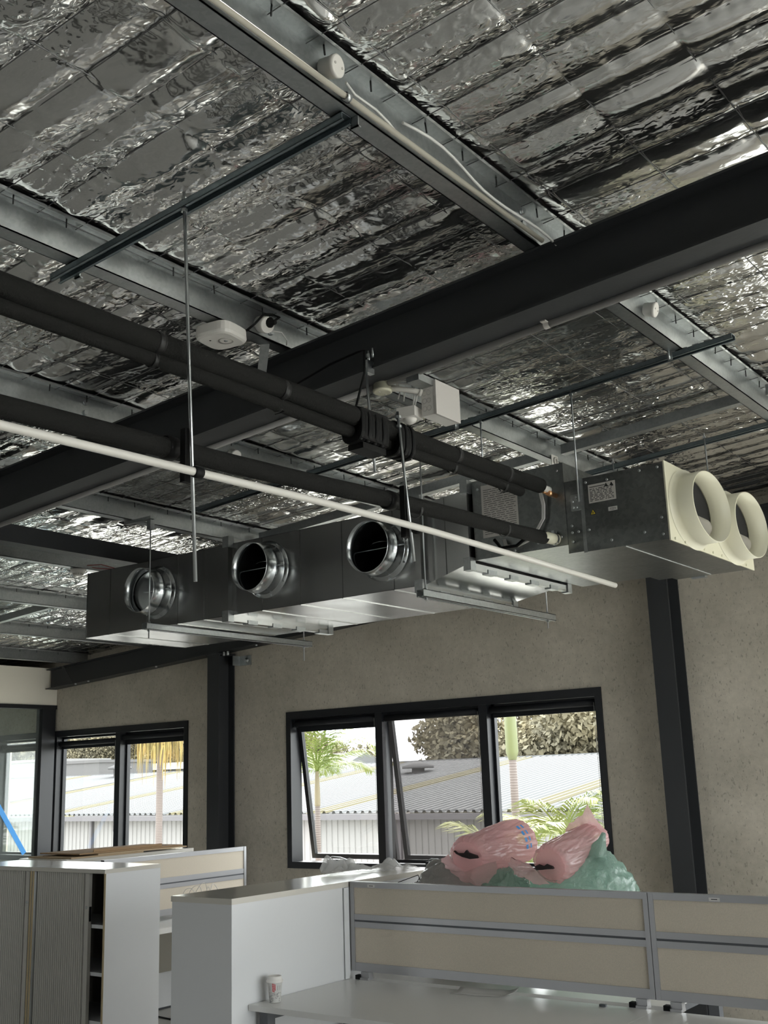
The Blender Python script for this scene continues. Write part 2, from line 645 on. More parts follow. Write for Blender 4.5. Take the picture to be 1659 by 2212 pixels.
def perlin(x, y, seed):
    r = np.random.default_rng(seed)
    A = r.random((256, 256)) * 2 * np.pi
    xi = np.floor(x).astype(int)
    yi = np.floor(y).astype(int)
    fx = x - xi
    fy = y - yi
    u = fx * fx * fx * (fx * (fx * 6 - 15) + 10)
    v = fy * fy * fy * (fy * (fy * 6 - 15) + 10)
    def g(i, j):
        t = A[(xi + i) % 256, (yi + j) % 256]
        return np.cos(t) * (fx - i) + np.sin(t) * (fy - j)
    return (g(0, 0) * (1 - u) + g(1, 0) * u) * (1 - v) + (g(0, 1) * (1 - u) + g(1, 1) * u) * v


def ridged(x, y, seed):
    return 1 - np.abs(2 * vnoise(x, y, seed) - 1)


def worley(x, y, seed):
    r = np.random.default_rng(seed)
    T = r.random((64, 64, 2))
    xi = np.floor(x).astype(int)
    yi = np.floor(y).astype(int)
    best = np.full(x.shape, 9.0)
    for dx in (-1, 0, 1):
        for dy in (-1, 0, 1):
            c = T[(xi + dx) % 64, (yi + dy) % 64]
            d = np.hypot(xi + dx + c[..., 0] - x, yi + dy + c[..., 1] - y)
            best = np.minimum(best, d)
    return best


# ------------------------------------------------------------------ the shell
XL, XR, YF, YB = -14.0, 4.6, -5.1, 7.2
WT = 0.18


def wall_with_holes(bm, axis, c0, c1, u0, u1, z0, z1, holes):
    """axis 'y': wall in x-z plane between y=c0..c1; holes=(ua,ub,za,zb) with one z band"""
    us = [u0]
    for a, b, _, _ in holes:
        us += [a, b]
    us.append(u1)
    def B(ua, ub, za, zb):
        if axis == 'y': bx(bm, (ua, c0, za), (ub, c1, zb))
        else: bx(bm, (c0, ua, za), (c1, ub, zb))
    for i in range(0, len(us), 2):
        B(us[i], us[i + 1], z0, z1)
    for a, b, za, zb in holes:
        B(a, b, z0, za)
        B(a, b, zb, z1)


b = BM()
wall_with_holes(b, 'y', YB, YB + WT, XL - WT, XR + WT, 0, 4.0, [(a, c, WZ0, WZ1) for a, c in WINX])
struct(obj('wall_back', b, 'concrete'), 'grey precast concrete wall with dark framed windows')
b = BM()
wall_with_holes(b, 'x', XR, XR + WT, YF, YB, 0, 4.0, [(-0.2, 7.0, 0.15, 3.05)])
struct(obj('wall_right', b, 'concrete'), 'concrete side wall with a long window')
b = BM()
wall_with_holes(b, 'y', YF - WT, YF, XL - WT, XR + WT, 0, 4.0, [(-8.5, -6.5, 0.3, 2.2)])
struct(obj('wall_front', b, 'dark_low_bounce'), 'concrete wall behind the viewpoint, darkened to cut bounce light')
struct(boxo('wall_left', (XL - WT, YF, 0), (XL, YB, 3.0), 'concrete'), 'concrete end wall beyond the glass partition')
struct(boxo('floor', (XL, YF, -0.2), (XR, YB, 0), 'floor_concrete'), 'grey dusty concrete floor')

# ------------------------------------------------------------------ foil ceiling
PX = [-9.27 + 1.095 * k for k in range(0, 13)]          # left edges of the purlin bottom flanges
PURLIN = [p for p in PX if p < 0.7]
WEBX = [p + 0.062 for p in PURLIN]
FZ = 0.107                                             # foil height above the purlin underside

wx = -10.3
xw = []
while wx < 1.3:
    xw.append(wx)
    wx += 0.30 + rng.uniform(-0.02, 0.02)
wy = 0.0
yw = []
while wy < 7.25:
    yw.append(wy)
    wy += 0.15 + rng.uniform(-0.015, 0.015)
xw = np.array(xw)
yw = np.array(yw)


def foil_height(X, Y):
    iy = np.clip(np.searchsorted(yw, Y.ravel()) - 1, 0, len(yw) - 2).reshape(Y.shape)
    ix = np.clip(np.searchsorted(xw, X.ravel()) - 1, 0, len(xw) - 2).reshape(X.shape)
    ty = np.clip((Y - yw[iy]) / (yw[iy + 1] - yw[iy]), 0, 1)
    tx = np.clip((X - xw[ix]) / (xw[ix + 1] - xw[ix]), 0, 1)
    A = np.random.default_rng(11).random((len(xw) + 1, len(yw) + 1))
    B = np.random.default_rng(12).random((len(xw) + 1, len(yw) + 1))
    amp = (0.006 + 0.013 * A[ix, iy]) * (1 + 0.9 * np.clip((3.0 - Y) / 1.2, 0, 1))
    sk = 0.55 + 0.9 * B[ix, iy]
    py = np.sin(np.pi * ty ** sk)
    px_ = np.sin(np.pi * tx) ** 0.35
    sag = amp * py * (0.45 + 0.55 * px_)
    # creases: folded ridges, dense in some bands and nearly absent in others
    mask = np.clip((vnoise(X * 1.3 + 3, Y * 2.1 + 9, 5) - 0.36) * 2.6, 0.06, 1)
    wxp = X + 0.05 * perlin(X * 6, Y * 6, 21)
    wyp = Y + 0.04 * perlin(X * 5, Y * 8, 22)
    cr_ = np.abs(perlin(wxp * 7, wyp * 13, 41)) * 0.007 + np.abs(perlin(wxp * 15 + 9, wyp * 27, 42)) * 0.0085 + np.abs(perlin(wxp * 34 + 3, wyp * 52, 43)) * 0.0055
    streak = np.abs(perlin(wxp * 3 + 2, wyp * 30, 31)) * 0.011 * np.clip((vnoise(X * 0.9 + 40, Y * 1.7 + 2, 6) - 0.5) * 3, 0, 1)
    # short cross ripples where the foil is pinched by a wire
    near = np.exp(-(np.minimum(ty, 1 - ty) / 0.2) ** 2)
    rip = np.abs(perlin(wxp * 22, wyp * 6, 35)) * 0.008 * near
    low = (vnoise(X * 1.7, Y * 1.7, 51) - 0.5) * 0.012
    h = -sag - mask * cr_ - streak - rip + low - 0.004
    # the sheet is held up where it crosses a purlin
    d = np.full(X.shape, 9.0)
    for w in WEBX:
        d = np.minimum(d, np.abs(X - (w + 0.0)))
    k = np.clip((d - 0.055) / 0.05, 0, 1)
    k = k * k * (3 - 2 * k)
    return np.minimum(h * k, 0.02)


def foil_patch(x0, x1, y0, y1, step):
    nx = int((x1 - x0) / step) + 1
    ny = int((y1 - y0) / step) + 1
    gx = np.linspace(x0, x1, nx)
    gy = np.linspace(y0, y1, ny)
    X, Y = np.meshgrid(gx, gy, indexing='ij')
    Z = zp(X) + FZ + foil_height(X, Y)
    V = np.stack([X, Y, Z], -1).reshape(-1, 3)
    i = np.arange(nx - 1)[:, None] * ny + np.arange(ny - 1)[None, :]
    F = np.stack([i, i + 1, i + ny + 1, i + ny], -1).reshape(-1, 4)
    return V, F


V, F_ = foil_patch(-10.2, 1.2, 3.04, YB, 0.016)
V2, F2_ = foil_patch(-6.2, 1.2, 0.6, 3.04, 0.0085)
V3, F3_ = foil_patch(-10.2, -6.2, 0.6, 3.04, 0.05)
F_ = np.concatenate([F_, F2_ + len(V), F3_ + len(V) + len(V2)])
V = np.concatenate([V, V2, V3])
ceil_o = struct(rawmesh('ceiling', V, F_, 'foil', None, True), 'crumpled silver foil insulation under the roof, held by wire mesh')
b = BM()
for x0, x1, y0, y1 in ((XL, -10.2, YF, YB), (1.2, XR, YF, YB), (-10.2, 1.2, YF, 0.6)):
    hexa(b, [(x0, y0, zp(x0) + FZ - .01), (x1, y0, zp(x1) + FZ - .01), (x1, y1, zp(x1) + FZ - .01), (x0, y1, zp(x0) + FZ - .01),
             (x0, y0, zp(x0) + FZ + .03), (x1, y0, zp(x1) + FZ + .03), (x1, y1, zp(x1) + FZ + .03), (x0, y1, zp(x0) + FZ + .03)])
o = obj('foil_sheet', b, 'foil', ceil_o)
# roof sheet above the foil keeps the sky out
b = BM()
x0, x1, y0, y1 = XL - WT, XR + WT, YF - WT, YB + WT
hexa(b, [(x0, y0, zp(x0) + FZ + .06), (x1, y0, zp(x1) + FZ + .06), (x1, y1, zp(x1) + FZ + .06), (x0, y1, zp(x0) + FZ + .06),
         (x0, y0, zp(x0) + FZ + .10), (x1, y0, zp(x1) + FZ + .10), (x1, y1, zp(x1) + FZ + .10), (x0, y1, zp(x0) + FZ + .10)])
obj('roof_sheet', b, 'roof_white', ceil_o)
# safety mesh
b = BM()
for y in yw:
    if y < 0.7: continue
    pts = []
    for k in range(58):
        x = -10.2 + 11.4 * k / 57
        pts.append((x, y + 0.006 * math.sin(x * 3.1 + y * 9), zp(x) + FZ - 0.012))
    tube(b, pts, 0.0019, 4, False)
for x in xw:
    tube(b, [(x + 0.004 * math.sin(k * 1.3 + x), 0.6 + 6.6 * k / 16, zp(x) + FZ - 0.014) for k in range(17)], 0.0019, 4, False)
o = obj('wire_mesh', b, 'wire', ceil_o, False)
o['kind'] = 'stuff'

# ------------------------------------------------------------------ purlins
PL = {
    -1.605: 'galvanised zed purlin along which the cream conduit and round box run, top of the photo',
    -2.70: 'galvanised purlin that carries the square white detector and black power plug',
    -3.795: 'galvanised purlin just above the left half of the lower foam pipe, fourth from the right',
    -4.89: 'galvanised purlin carrying the clip of the long thin rod left of the duct end',
    -5.985: 'galvanised purlin carrying the white smoke detector with red wires',
    -7.08: 'galvanised purlin left of the duct end, second below the smoke detector',
    -8.175: 'galvanised purlin left of the duct end, just above the lowest one',
    -9.27: 'galvanised purlin farthest left, right above the white bulkhead',
    -0.51: 'galvanised purlin to the right of the one with the conduit',
}
pn = {}
for pxl in PURLIN:
    if pxl > 4.2: continue
    w = pxl + 0.062
    z = zp(w)
    key = min(PL, key=lambda k: abs(k - pxl))
    known = abs(key - pxl) < 0.05
    t = thing('roof_purlin', PL[key] if known else 'galvanised roof purlin just outside the right edge of the photo', 'purlin', (w, YF, z), 'roof purlins')
    pn[round(pxl, 2)] = t
    b = BM()
    y0, y1 = YF, YB - 0.005
    th = 0.0035
    bx(b, (pxl, y0, z), (w, y1, z + th))
    bx(b, (w - th, y0, z), (w, y1, z + 0.104))
    bx(b, (w - th, y0, z + 0.104 - th), (w + 0.052, y1, z + 0.104))
    bx(b, (pxl, y0, z), (pxl + th, y1, z + 0.014))
    bx(b, (w + 0.052 - th, y0, z + 0.090), (w + 0.052, y1, z + 0.104))
    obj('section', b, 'galv', t)
    if known:
        b = BM()
        yy = 0.9
        while yy < 7.0:
            tube(b, [(w + 0.026, yy, z + 0.10), (w + 0.026 + rng.uniform(-.003, .003), yy + rng.uniform(-.003, .003), z + 0.070)], 0.0026, 5)
            yy += 0.19 + rng.choice((0, 0, 0.06))
        o = obj('screw_tips', b, 'ink', t)
        o['kind'] = 'stuff'
        b = BM()
        for yy in (2.86, 3.22):
            for zz in (0.03, 0.075):
                tube(b, [(w + 0.001, yy, z + zz), (w + 0.012, yy, z + zz)], 0.011, 6)
        for k, (yy, zz) in enumerate([(2.86, .028), (2.86, .074), (3.22, .028), (3.22, .074)]):
            pass
        obj('cleat_bolts', b, 'zinc', t)
        # cleat plate to the rafter
        bb = BM()
        bx(bb, (w - 0.012, 2.82, z), (w - 0.004, 3.26, z + 0.098))
        obj('cleat', bb, 'steel_paint', t)


# ------------------------------------------------------------------ rafters and columns
def rafter(name, label, yc, wf, dep, x0, x1):
    t = thing(name, label, 'beam', ((x0 + x1) / 2, yc, zp((x0 + x1) / 2) - dep))
    def slab(ya, yb, za, zb):
        b = BM()
        hexa(b, [(x0, ya, zp(x0) + za), (x1, ya, zp(x1) + za), (x1, yb, zp(x1) + za), (x0, yb, zp(x0) + za),
                 (x0, ya, zp(x0) + zb), (x1, ya, zp(x1) + zb), (x1, yb, zp(x1) + zb), (x0, yb, zp(x0) + zb)])
        return b
    tf = 0.009
    obj('top_flange', slab(yc - wf / 2, yc + wf / 2, -tf, 0), 'steel_paint', t)
    obj('bottom_flange', slab(yc - wf / 2, yc + wf / 2, -dep, -dep + tf), 'steel_paint', t)
    obj('web', slab(yc - 0.004, yc + 0.004, -dep + tf, -tf), 'steel_paint', t)
    return t


raf = rafter('steel_rafter', 'large black steel rafter crossing the whole ceiling above the pipes', 3.04, 0.13, 0.203, -9.66, XR)
raf2 = rafter('steel_rafter', 'black steel rafter fixed along the concrete wall over the columns', 7.095, 0.13, 0.203, -9.66, XR)
rafter('steel_rafter', 'black steel rafter behind the viewpoint', -1.2, 0.13, 0.203, -9.66, XR)
b = BM()
for x, dy in ((-9.2, 0), (-8.0, 0), (-6.7, 0), (-9.0, 0)):
    tube(b, [(x, 7.05, zp(x) - 0.215), (x, 7.05, zp(x) - 0.20)], 0.011, 6)
obj('bolts', b, 'zinc', raf2)
b = BM()
x = -9.22
hexa(b, [(x - .01, 7.0, zp(x) - .19), (x + .03, 7.0, zp(x) - .19), (x + .03, 7.006, zp(x) - .19), (x - .01, 7.006, zp(x) - .19),
         (x - .16, 7.0, zp(x) - .02), (x - .12, 7.0, zp(x) - .02), (x - .12, 7.006, zp(x) - .02), (x - .16, 7.006, zp(x) - .02)])
obj('fly_brace', b, 'steel_paint', raf2)

# strut between the rafters at the left
t = thing('steel_strut', 'black steel strut running to the wall behind the left end of the duct', 'beam', (-5.3, 5.1, zp(-5.3) - 0.1))
boxo('strut_body', (-5.37, 3.116, zp(-5.3) - 0.105), (-5.27, 7.028, zp(-5.3) - 0.002), 'steel_paint', t)
boxo('end_plate', (-5.40, 3.105, zp(-5.3) - 0.13), (-5.24, 3.115, zp(-5.3)), 'steel_paint', t)


def column(label, x0, x1, top):
    t = thing('steel_column', label, 'column', ((x0 + x1) / 2, 7.1, 0), 'wall columns')
    boxo('front_flange', (x0, 6.995, 0.02), (x1, 7.006, top), 'steel_paint', t)
    boxo('back_flange', (x0, 7.184, 0.02), (x1, 7.195, top), 'steel_paint', t)
    xc = (x0 + x1) / 2
    boxo('web', (xc - .004, 7.006, 0.02), (xc + .004, 7.184, top), 'steel_paint', t)
    boxo('base_plate', (x0 - .03, 6.97, 0), (x1 + .03, 7.197, 0.02), 'steel_paint', t)
    return t


cl = column('black steel column between the two windows', -7.255, -7.110, zp(-7.255) - .206)
cb = boxo('cap_plate', (-7.27, 6.985, zp(-7.27) - .222), (-7.095, 7.19, zp(-7.27) - .206), 'steel_paint', cl)
b = BM()
for xx in (-7.08, -7.03):
    tube(b, [(xx, 7.03, 2.80), (xx, 7.03, 2.835)], 0.012, 6)
obj('bolts', b, 'zinc', cl)
column('black steel column to the right of the large window', -3.008, -2.862, zp(-3.0) - .205)
t = thing('wall_bracket', 'small galvanised wall bracket beside the top of the left column', 'bracket', (-6.97, 7.19, 2.71))
boxo('plate', (-7.045, 7.185, 2.715), (-6.90, 7.197, 2.80), 'galv', t)
boxo('angle', (-7.045, 7.10, 2.715), (-7.035, 7.185, 2.80), 'galv', t)
b = BM()
lathe(b, (-6.95, 7.185, 2.757), (0, -1, 0), [(0, .022), (.006, .022), (.006, .012), (.016, .011)], 12, cap1=True)
obj('bolt', b, 'zinc', t)

# fly brace from rafter up to the second purlin
b = BM()
p0, p1 = Vector((-2.80, 2.975, 3.19)), Vector((-2.66, 2.86, 3.335))
d = (p1 - p0)
a_ = Vector((0.85, 0.5, 0)).normalized() * 0.018
c_ = d.cross(a_).normalized() * 0.002
hexa(b, [p0 - a_ - c_, p0 + a_ - c_, p0 + a_ + c_, p0 - a_ + c_, p1 - a_ - c_, p1 + a_ - c_, p1 + a_ + c_, p1 - a_ + c_])
tag(obj('fly_brace', b, 'galv'), 'short flat galvanised brace from the large rafter up to the purlin', 'brace')

# purlin bridging channels
for (ya, za, xs, lab) in ((5.05, 0.03, (-4.0, 0.6), 'galvanised bridging channel across the purlins behind the air conditioner'),):
    t = thing('purlin_bridging', lab, 'channel', ((xs[0] + xs[1]) / 2, ya, zp(xs[0])))
    webs = [w for w in WEBX if xs[0] - 1.2 < w < xs[1] + 0.1]
    for i in range(len(webs) - 1):
        b = BM()
        x0, x1 = webs[i] + 0.056, webs[i + 1] - 0.066
        hexa(b, [(x0, ya, zp(x0) + .014), (x1, ya, zp(x1) + .014), (x1, ya + .045, zp(x1) + .014), (x0, ya + .045, zp(x0) + .014),
                 (x0, ya, zp(x0) + .066), (x1, ya, zp(x1) + .066), (x1, ya + .045, zp(x1) + .066), (x0, ya + .045, zp(x0) + .066)])
        obj('channel', b, 'galv', t)
for x0, x1, ya, lab in ((-7.0, -6.05, 5.55, 'galvanised bridging piece just left of the duct end'), (-8.1, -7.15, 5.2, 'galvanised bridging piece at the far left edge')):
    b = BM()
    hexa(b, [(x0, ya, zp(x0) + .014), (x1, ya, zp(x1) + .014), (x1, ya + .045, zp(x1) + .014), (x0, ya + .045, zp(x0) + .014),
             (x0, ya, zp(x0) + .066), (x1, ya, zp(x1) + .066), (x1, ya + .045, zp(x1) + .066), (x0, ya + .045, zp(x0) + .066)])
    tag(obj('purlin_bridging', b, 'galv'), lab, 'channel')


# ------------------------------------------------------------------ windows
def make_window(n, x0, x1, z0, z1, openp, y=YB):
    t = thing('window_%d' % n, {1: 'black aluminium window left of the left column, running behind the glass partition', 2: 'large black aluminium window between the two columns with two panes pushed open', 3: 'black aluminium window to the right of the photo'}[n], 'window', ((x0 + x1) / 2, y, z0))
    del t['category']
    t['kind'] = 'structure'
    fy0, fy1 = y - 0.012, y + 0.125
    w = 0.052
    boxo('frame_head', (x0, fy0, z1 - .062), (x1, fy1, z1), 'frame_black', t)
    boxo('frame_sill', (x0, fy0, z0), (x1, fy1, z0 + w), 'frame_black', t)
    boxo('frame_jamb', (x0, fy0, z0 + w), (x0 + w, fy1, z1 - .062), 'frame_black', t)
    boxo('frame_jamb', (x1 - w, fy0, z0 + w), (x1, fy1, z1 - .062), 'frame_black', t)
    pw = (x1 - x0) / 3
    for k in (1, 2):
        xc = x0 + k * pw
        boxo('mullion', (xc - .036, fy0 + .01, z0 + w), (xc + .036, fy1, z1 - .062), 'frame_black', t)
    for k in range(3):
        a = x0 + k * pw + (w if k == 0 else .036)
        c = x0 + (k + 1) * pw - (w if k == 2 else .036)
        za, zb = z0 + w, z1 - .062
        py = fy1 - .035
        if k in openp:
            ang = math.radians(openp[k])
            R = Matrix.Rotation(ang, 4, 'X')
            piv = Vector((0, py, zb))
            def rotb(lo, hi):
                bm = BM()
                bx(bm, lo, hi, R.to_3x3(), piv)
                return bm
            sw = 0.038
            s = obj('sash', rotb((a, py - .018, zb - sw), (c, py + .018, zb)), 'frame_black', t)
            obj('sash_rail', rotb((a, py - .018, za), (c, py + .018, za + sw)), 'frame_black', s)
            obj('sash_stile', rotb((a, py - .018, za + sw), (a + sw, py + .018, zb - sw)), 'frame_black', s)
            obj('sash_stile', rotb((c - sw, py - .018, za + sw), (c, py + .018, zb - sw)), 'frame_black', s)
            obj('pane', rotb((a + sw, py - .003, za + sw), (c - sw, py + .003, zb - sw)), 'glass', t)
            # chain winder on the sill
            xm = (a + c) / 2
            bm = BM()
            bx(bm, (xm - .10, fy0 + .03, za), (xm + .10, fy0 + .075, za + .022))
            wd = obj('winder', bm, 'frame_black', t)
            bm = BM()
            tube(bm, [(xm - .06, fy0 + .02, za + .03), (xm - .02, fy0 + .0, za + .045), (xm + .06, fy0 + .01, za + .04), (xm + .12, fy0 + .03, za + .02)], .006, 6)
            obj('winder_handle', bm, 'zinc', wd)
        else:
            boxo('pane', (a, py - .003, za), (c, py + .003, zb), 'glass', t)
            bm = BM()
            for lo, hi in (((a, py - .02, za), (a + .022, py + .02, zb)), ((c - .022, py - .02, za), (c, py + .02, zb)),
                           ((a, py - .02, za), (c, py + .02, za + .022)), ((a, py - .02, zb - .022), (c, py + .02, zb))):
                bx(bm, lo, hi)
            obj('glazing_bead', bm, 'frame_black', t)
    return t


make_window(1, *WINX[0], WZ0, WZ1, {})
make_window(2, *WINX[1], WZ0, WZ1, {0: 8.5, 1: 8.5})
make_window(3, *WINX[2], WZ0, WZ1, {})


def side_window(n, axis, c, u0, u1, z0, z1, panes):
    t = thing('window_%d' % n, 'dark framed window in the %s wall outside the view' % ('right' if axis == 'x' else 'added fill-light opening of the front'), 'window', (c, (u0 + u1) / 2, z0) if axis == 'x' else ((u0 + u1) / 2, c, z0))
    del t['category']
    t['kind'] = 'structure'
    def B(name, ua, ub, za, zb, d0, d1, m):
        lo, hi = ((c + d0, ua, za), (c + d1, ub, zb)) if axis == 'x' else ((ua, c + d0, za), (ub, c + d1, zb))
        boxo(name, lo, hi, m, t)
    B('frame_head', u0, u1, z1 - .06, z1, 0, .1, 'frame_black')
    B('frame_sill', u0, u1, z0, z0 + .06, 0, .1, 'frame_black')
    for k in range(panes + 1):
        u = u0 + (u1 - u0) * k / panes
        B('mullion', max(u0, u - .035), min(u1, u + .035), z0 + .06, z1 - .06, 0, .1, 'frame_black')
    for k in range(panes):
        B('pane', u0 + (u1 - u0) * k / panes + .035, u0 + (u1 - u0) * (k + 1) / panes - .035, z0 + .06, z1 - .06, .045, .051, 'glass')


side_window(4, 'x', XR + .04, -0.2, 7.0, 0.15, 3.05, 5)
side_window(5, 'y', YF - .14, -8.5, -6.5, 0.3, 2.2, 2)  # added window: lets fill light in from behind the camera


def blind(x0, x1, zt, zb_bar, label, drop=None):
    """roller tube under the head, a short skirt of fabric and the bottom bar; drop = z of a lowered bottom bar"""
    y = YB + 0.040
    t = thing('roller_blind', label, 'blind', ((x0 + x1) / 2, y, zb_bar if drop is None else drop), 'window blinds')
    b = BM()
    tube(b, [(x0, y, zt), (x1, y, zt)], 0.026, 14)
    obj('roller_tube', b, 'blind_black', t)
    b = BM()
    for xx in (x0 - .006, x1):
        bx(b, (xx, y - .028, zt - .03), (xx + .006, y + .028, zt + .03))
    obj('bracket', b, 'blind_black', t)
    bot = zb_bar if drop is None else drop
    boxo('fabric', (x0 + .012, y + .0245, bot), (x1 - .012, y + .0258, zt), 'blind_mesh' if drop is not None else 'blind_black', t)
    b = BM()
    bx(b, (x0 + .008, y + .018, bot - .012), (x1 - .008, y + .034, bot + .014))
    bevel(b, .005)
    obj('bottom_bar', b, 'blind_black' if drop is None else 'frame_black', t)
    b = BM()
    xc = x1 - 0.012
    tube(b, [(xc, y - .03, zt), (xc + .002, y - .032, zt - .5), (xc, y - .03, 1.28), (xc + .012, y - .03, 1.25), (xc + .018, y - .03, 1.29), (xc + .012, y - .03, zt - .3)], .0018, 5)
    obj('pull_chain', b, 'cable', t)
    return t


pw = (WINX[1][1] - WINX[1][0]) / 3
x0 = WINX[1][0]
blind(x0 + .07, x0 + pw - .04, 2.168, 2.108, 'rolled up black blind over the open left pane of the large window')
blind(x0 + pw + .042, x0 + 2 * pw - .04, 2.160, 2.14, 'lowered grey see-through blind in the middle pane of the large window', drop=1.05)
blind(x0 + 2 * pw + .042, x0 + 3 * pw - .06, 2.165, 2.118, 'rolled up black blind over the right pane beside the column')
x0 = WINX[0][0]
blind(x0 + .07, x0 + pw - .04, 2.145, 2.10, 'rolled up black blind behind the glass partition')
blind(x0 + pw + .042, x0 + 2 * pw - .04, 2.135, 2.095, 'rolled up black blind with a bright gap above it beside the partition')
blind(x0 + 2 * pw + .042, x0 + 3 * pw - .06, 2.158, 2.10, 'rolled up black blind over the pane with the drooping yellow palm')

# ------------------------------------------------------------------ partition at the left
XP = -9.69
t = thing('door_1', 'black framed glass partition at the left edge', 'partition', (XP, 5, 0))
t.name = 'glass_partition'
tag(t, 'black framed glass office partition with white bulkhead at the left edge', 'partition')
boxo('bulkhead', (XP - .10, 1.0, 2.53), (XP, 7.195, zp(XP) + .02), 'plaster', t)
boxo('head_rail', (XP - .09, 1.0, 2.49), (XP + .01, 7.195, 2.53), 'frame_black', t)
boxo('sill_rail', (XP - .09, 1.0, 0.02), (XP + .01, 7.195, 0.10), 'frame_black', t)
for y0 in (7.02, 5.2, 3.4, 1.6):
    boxo('post', (XP - .09, y0, 0.10), (XP + .01, y0 + (.16 if y0 > 7 else .07), 2.49), 'frame_black', t)
for y0, y1 in ((5.27, 7.02), (3.47, 5.2), (1.67, 3.4)):
    boxo('pane', (XP - .043, y0, 0.10), (XP - .037, y1, 2.49), 'glass_partition', t)
b = BM()
p0, p1 = Vector((XP - .034, 6.50, 1.66)), Vector((XP - .034, 6.90, 1.075))
d = (p1 - p0).normalized()
s_ = Vector((0, -d.z, d.y)) * 0.026
pts = []
for k in range(9):
    q = p0.lerp(p1, k / 8)
    pts.append((q - s_, q + s_))
for k in range(8):
    A, B_ = pts[k], pts[k + 1]
    hexa(b, [A[0], A[1], B_[1], B_[0], A[0] + Vector((.0015, 0, 0)), A[1] + Vector((.0015, 0, 0)), B_[1] + Vector((.0015, 0, 0)), B_[0] + Vector((.0015, 0, 0))])
tag(obj('blue_tape', b, 'blue_tape'), 'strip of bright blue tape stuck diagonally on the glass partition', 'tape')
# ceiling of the office behind the partition
struct(boxo('ceiling_office', (XL, 1.0, 2.56), (XP - .10, 7.19, 2.59), 'ceiling_tile'), 'white ceiling of the office behind the partition')


# ------------------------------------------------------------------ sheet metal duct
YD = 4.22
DZ0, DZ1, DYB = 2.573, 2.968, 5.03
duct = thing('supply_duct', 'long galvanised sheet metal duct with three round spigots below the ceiling', 'duct', (-4.2, 4.6, DZ0))
HOLES = [(-4.790, 2.772), (-3.930, 2.787), (-3.152, 2.775)]
RT = 0.130


def duct_box(name, x0, x1, holes):
    """open-ended box whose front sheet has round holes for the spigots"""
    b = BM()
    th = 0.002
    for lo, hi in (((x0, YD, DZ0), (x1, DYB, DZ0 + th)), ((x0, YD, DZ1 - th), (x1, DYB, DZ1)), ((x0, DYB - th, DZ0), (x1, DYB, DZ1))):
        bx(b, lo, hi)
    xs = [x0]
    for hx, hz in holes:
        xs += [hx - .16, hx + .16]
    xs.append(x1)
    for i in range(0, len(xs), 2):
        bx(b, (xs[i], YD, DZ0), (xs[i + 1], YD + th, DZ1))
    n = 48
    for hx, hz in holes:
        ring, sq = [], []
        for k in range(n):
            a = 2 * math.pi * k / n
            ca, sa = math.cos(a), math.sin(a)
            ring.append(b.verts.new((hx + RT * ca, YD, hz + RT * sa)))
            m = min(.16 / abs(ca) if abs(ca) > 1e-6 else 9, ((DZ1 - hz) / sa) if sa > 1e-6 else 9, ((DZ0 - hz) / sa) if sa < -1e-6 else 9)
            sq.append(b.verts.new((hx + m * ca, YD, hz + m * sa)))
        for k in range(n):
            b.faces.new((ring[k], ring[(k + 1) % n], sq[(k + 1) % n], sq[k]))
        # fill the corners the ray construction leaves out
        for cx, cz in ((hx - .16, DZ0), (hx + .16, DZ0), (hx + .16, DZ1), (hx - .16, DZ1)):
            best = sorted(range(n), key=lambda k: (sq[k].co - Vector((cx, YD, cz))).length)[:2]
            b.faces.new((sq[best[0]], sq[best[1]], b.verts.new((cx, YD, cz))))
    return obj(name, b, 'duct', duct)


s1 = duct_box('duct_section', -5.42, -4.214, HOLES[:1])
s2 = duct_box('duct_section', -4.196, -2.945, HOLES[1:])
boxo('end_cap', (-5.424, YD - .002, DZ0 - .002), (-5.42, DYB + .002, DZ1 + .002), 'duct', s1)
for sec, xs in ((s1, (-5.21, -4.88, -4.62, -4.41)), (s2, (-3.97, -3.70, -3.42, -3.10))):
    for xx in xs:
        b = BM()
        zt = DZ1 - .002
        for za, zb in ((DZ0 + .002, zt),):
            if any(abs(xx - hx) < .155 for hx, _ in HOLES):
                hz = [h for h in HOLES if abs(xx - h[0]) < .155][0]
                dd = math.sqrt(max(0, .158 ** 2 - (xx - hz[0]) ** 2))
                bx(b, (xx - .0035, YD - .0035, za), (xx + .0035, YD, max(za + .003, hz[1] - dd)))
                bx(b, (xx - .0035, YD - .0035, min(zb - .003, hz[1] + dd)), (xx + .0035, YD, zb))
            else:
                bx(b, (xx - .0035, YD - .0035, za), (xx + .0035, YD, zb))
        bx(b, (xx - .0035, YD, DZ0 - .0035), (xx + .0035, DYB, DZ0))
        obj('seam', b, 'duct', sec)


def flange(xc, z0, z1, y0, y1, parent, w=.034, cleats=True):
    """slide-on flange frame round a joint with its bottom rail and corner cleats"""
    b = BM()
    p = .032
    bx(b, (xc - w / 2, y0 - p, z0 - p), (xc + w / 2, y0, z1 + p))
    bx(b, (xc - w / 2, y1, z0 - p), (xc + w / 2, y1 + p, z1 + p))
    bx(b, (xc - w / 2, y0, z0 - p), (xc + w / 2, y1, z0))
    bx(b, (xc - w / 2, y0, z1), (xc + w / 2, y1, z1 + p))
    f = obj('flange_rail', b, 'duct', parent)
    b = BM()
    for yy in np.arange(y0 + .12, y1 - .05, .2):
        bx(b, (xc - w / 2 - .004, yy, z0 - p - .006), (xc + w / 2 + .004, yy + .075, z0 - p + .016))
    for yy, zz in ((y0 - p - .004, z0 - p), (y1 + p - .04, z0 - p), (y0 - p - .004, z1 + p - .05)):
        bx(b, (xc - w / 2 - .006, yy, zz - .005), (xc + w / 2 + .006, yy + .044, zz + .055))
    obj('flange_cleats', b, 'galv', f)
    return f


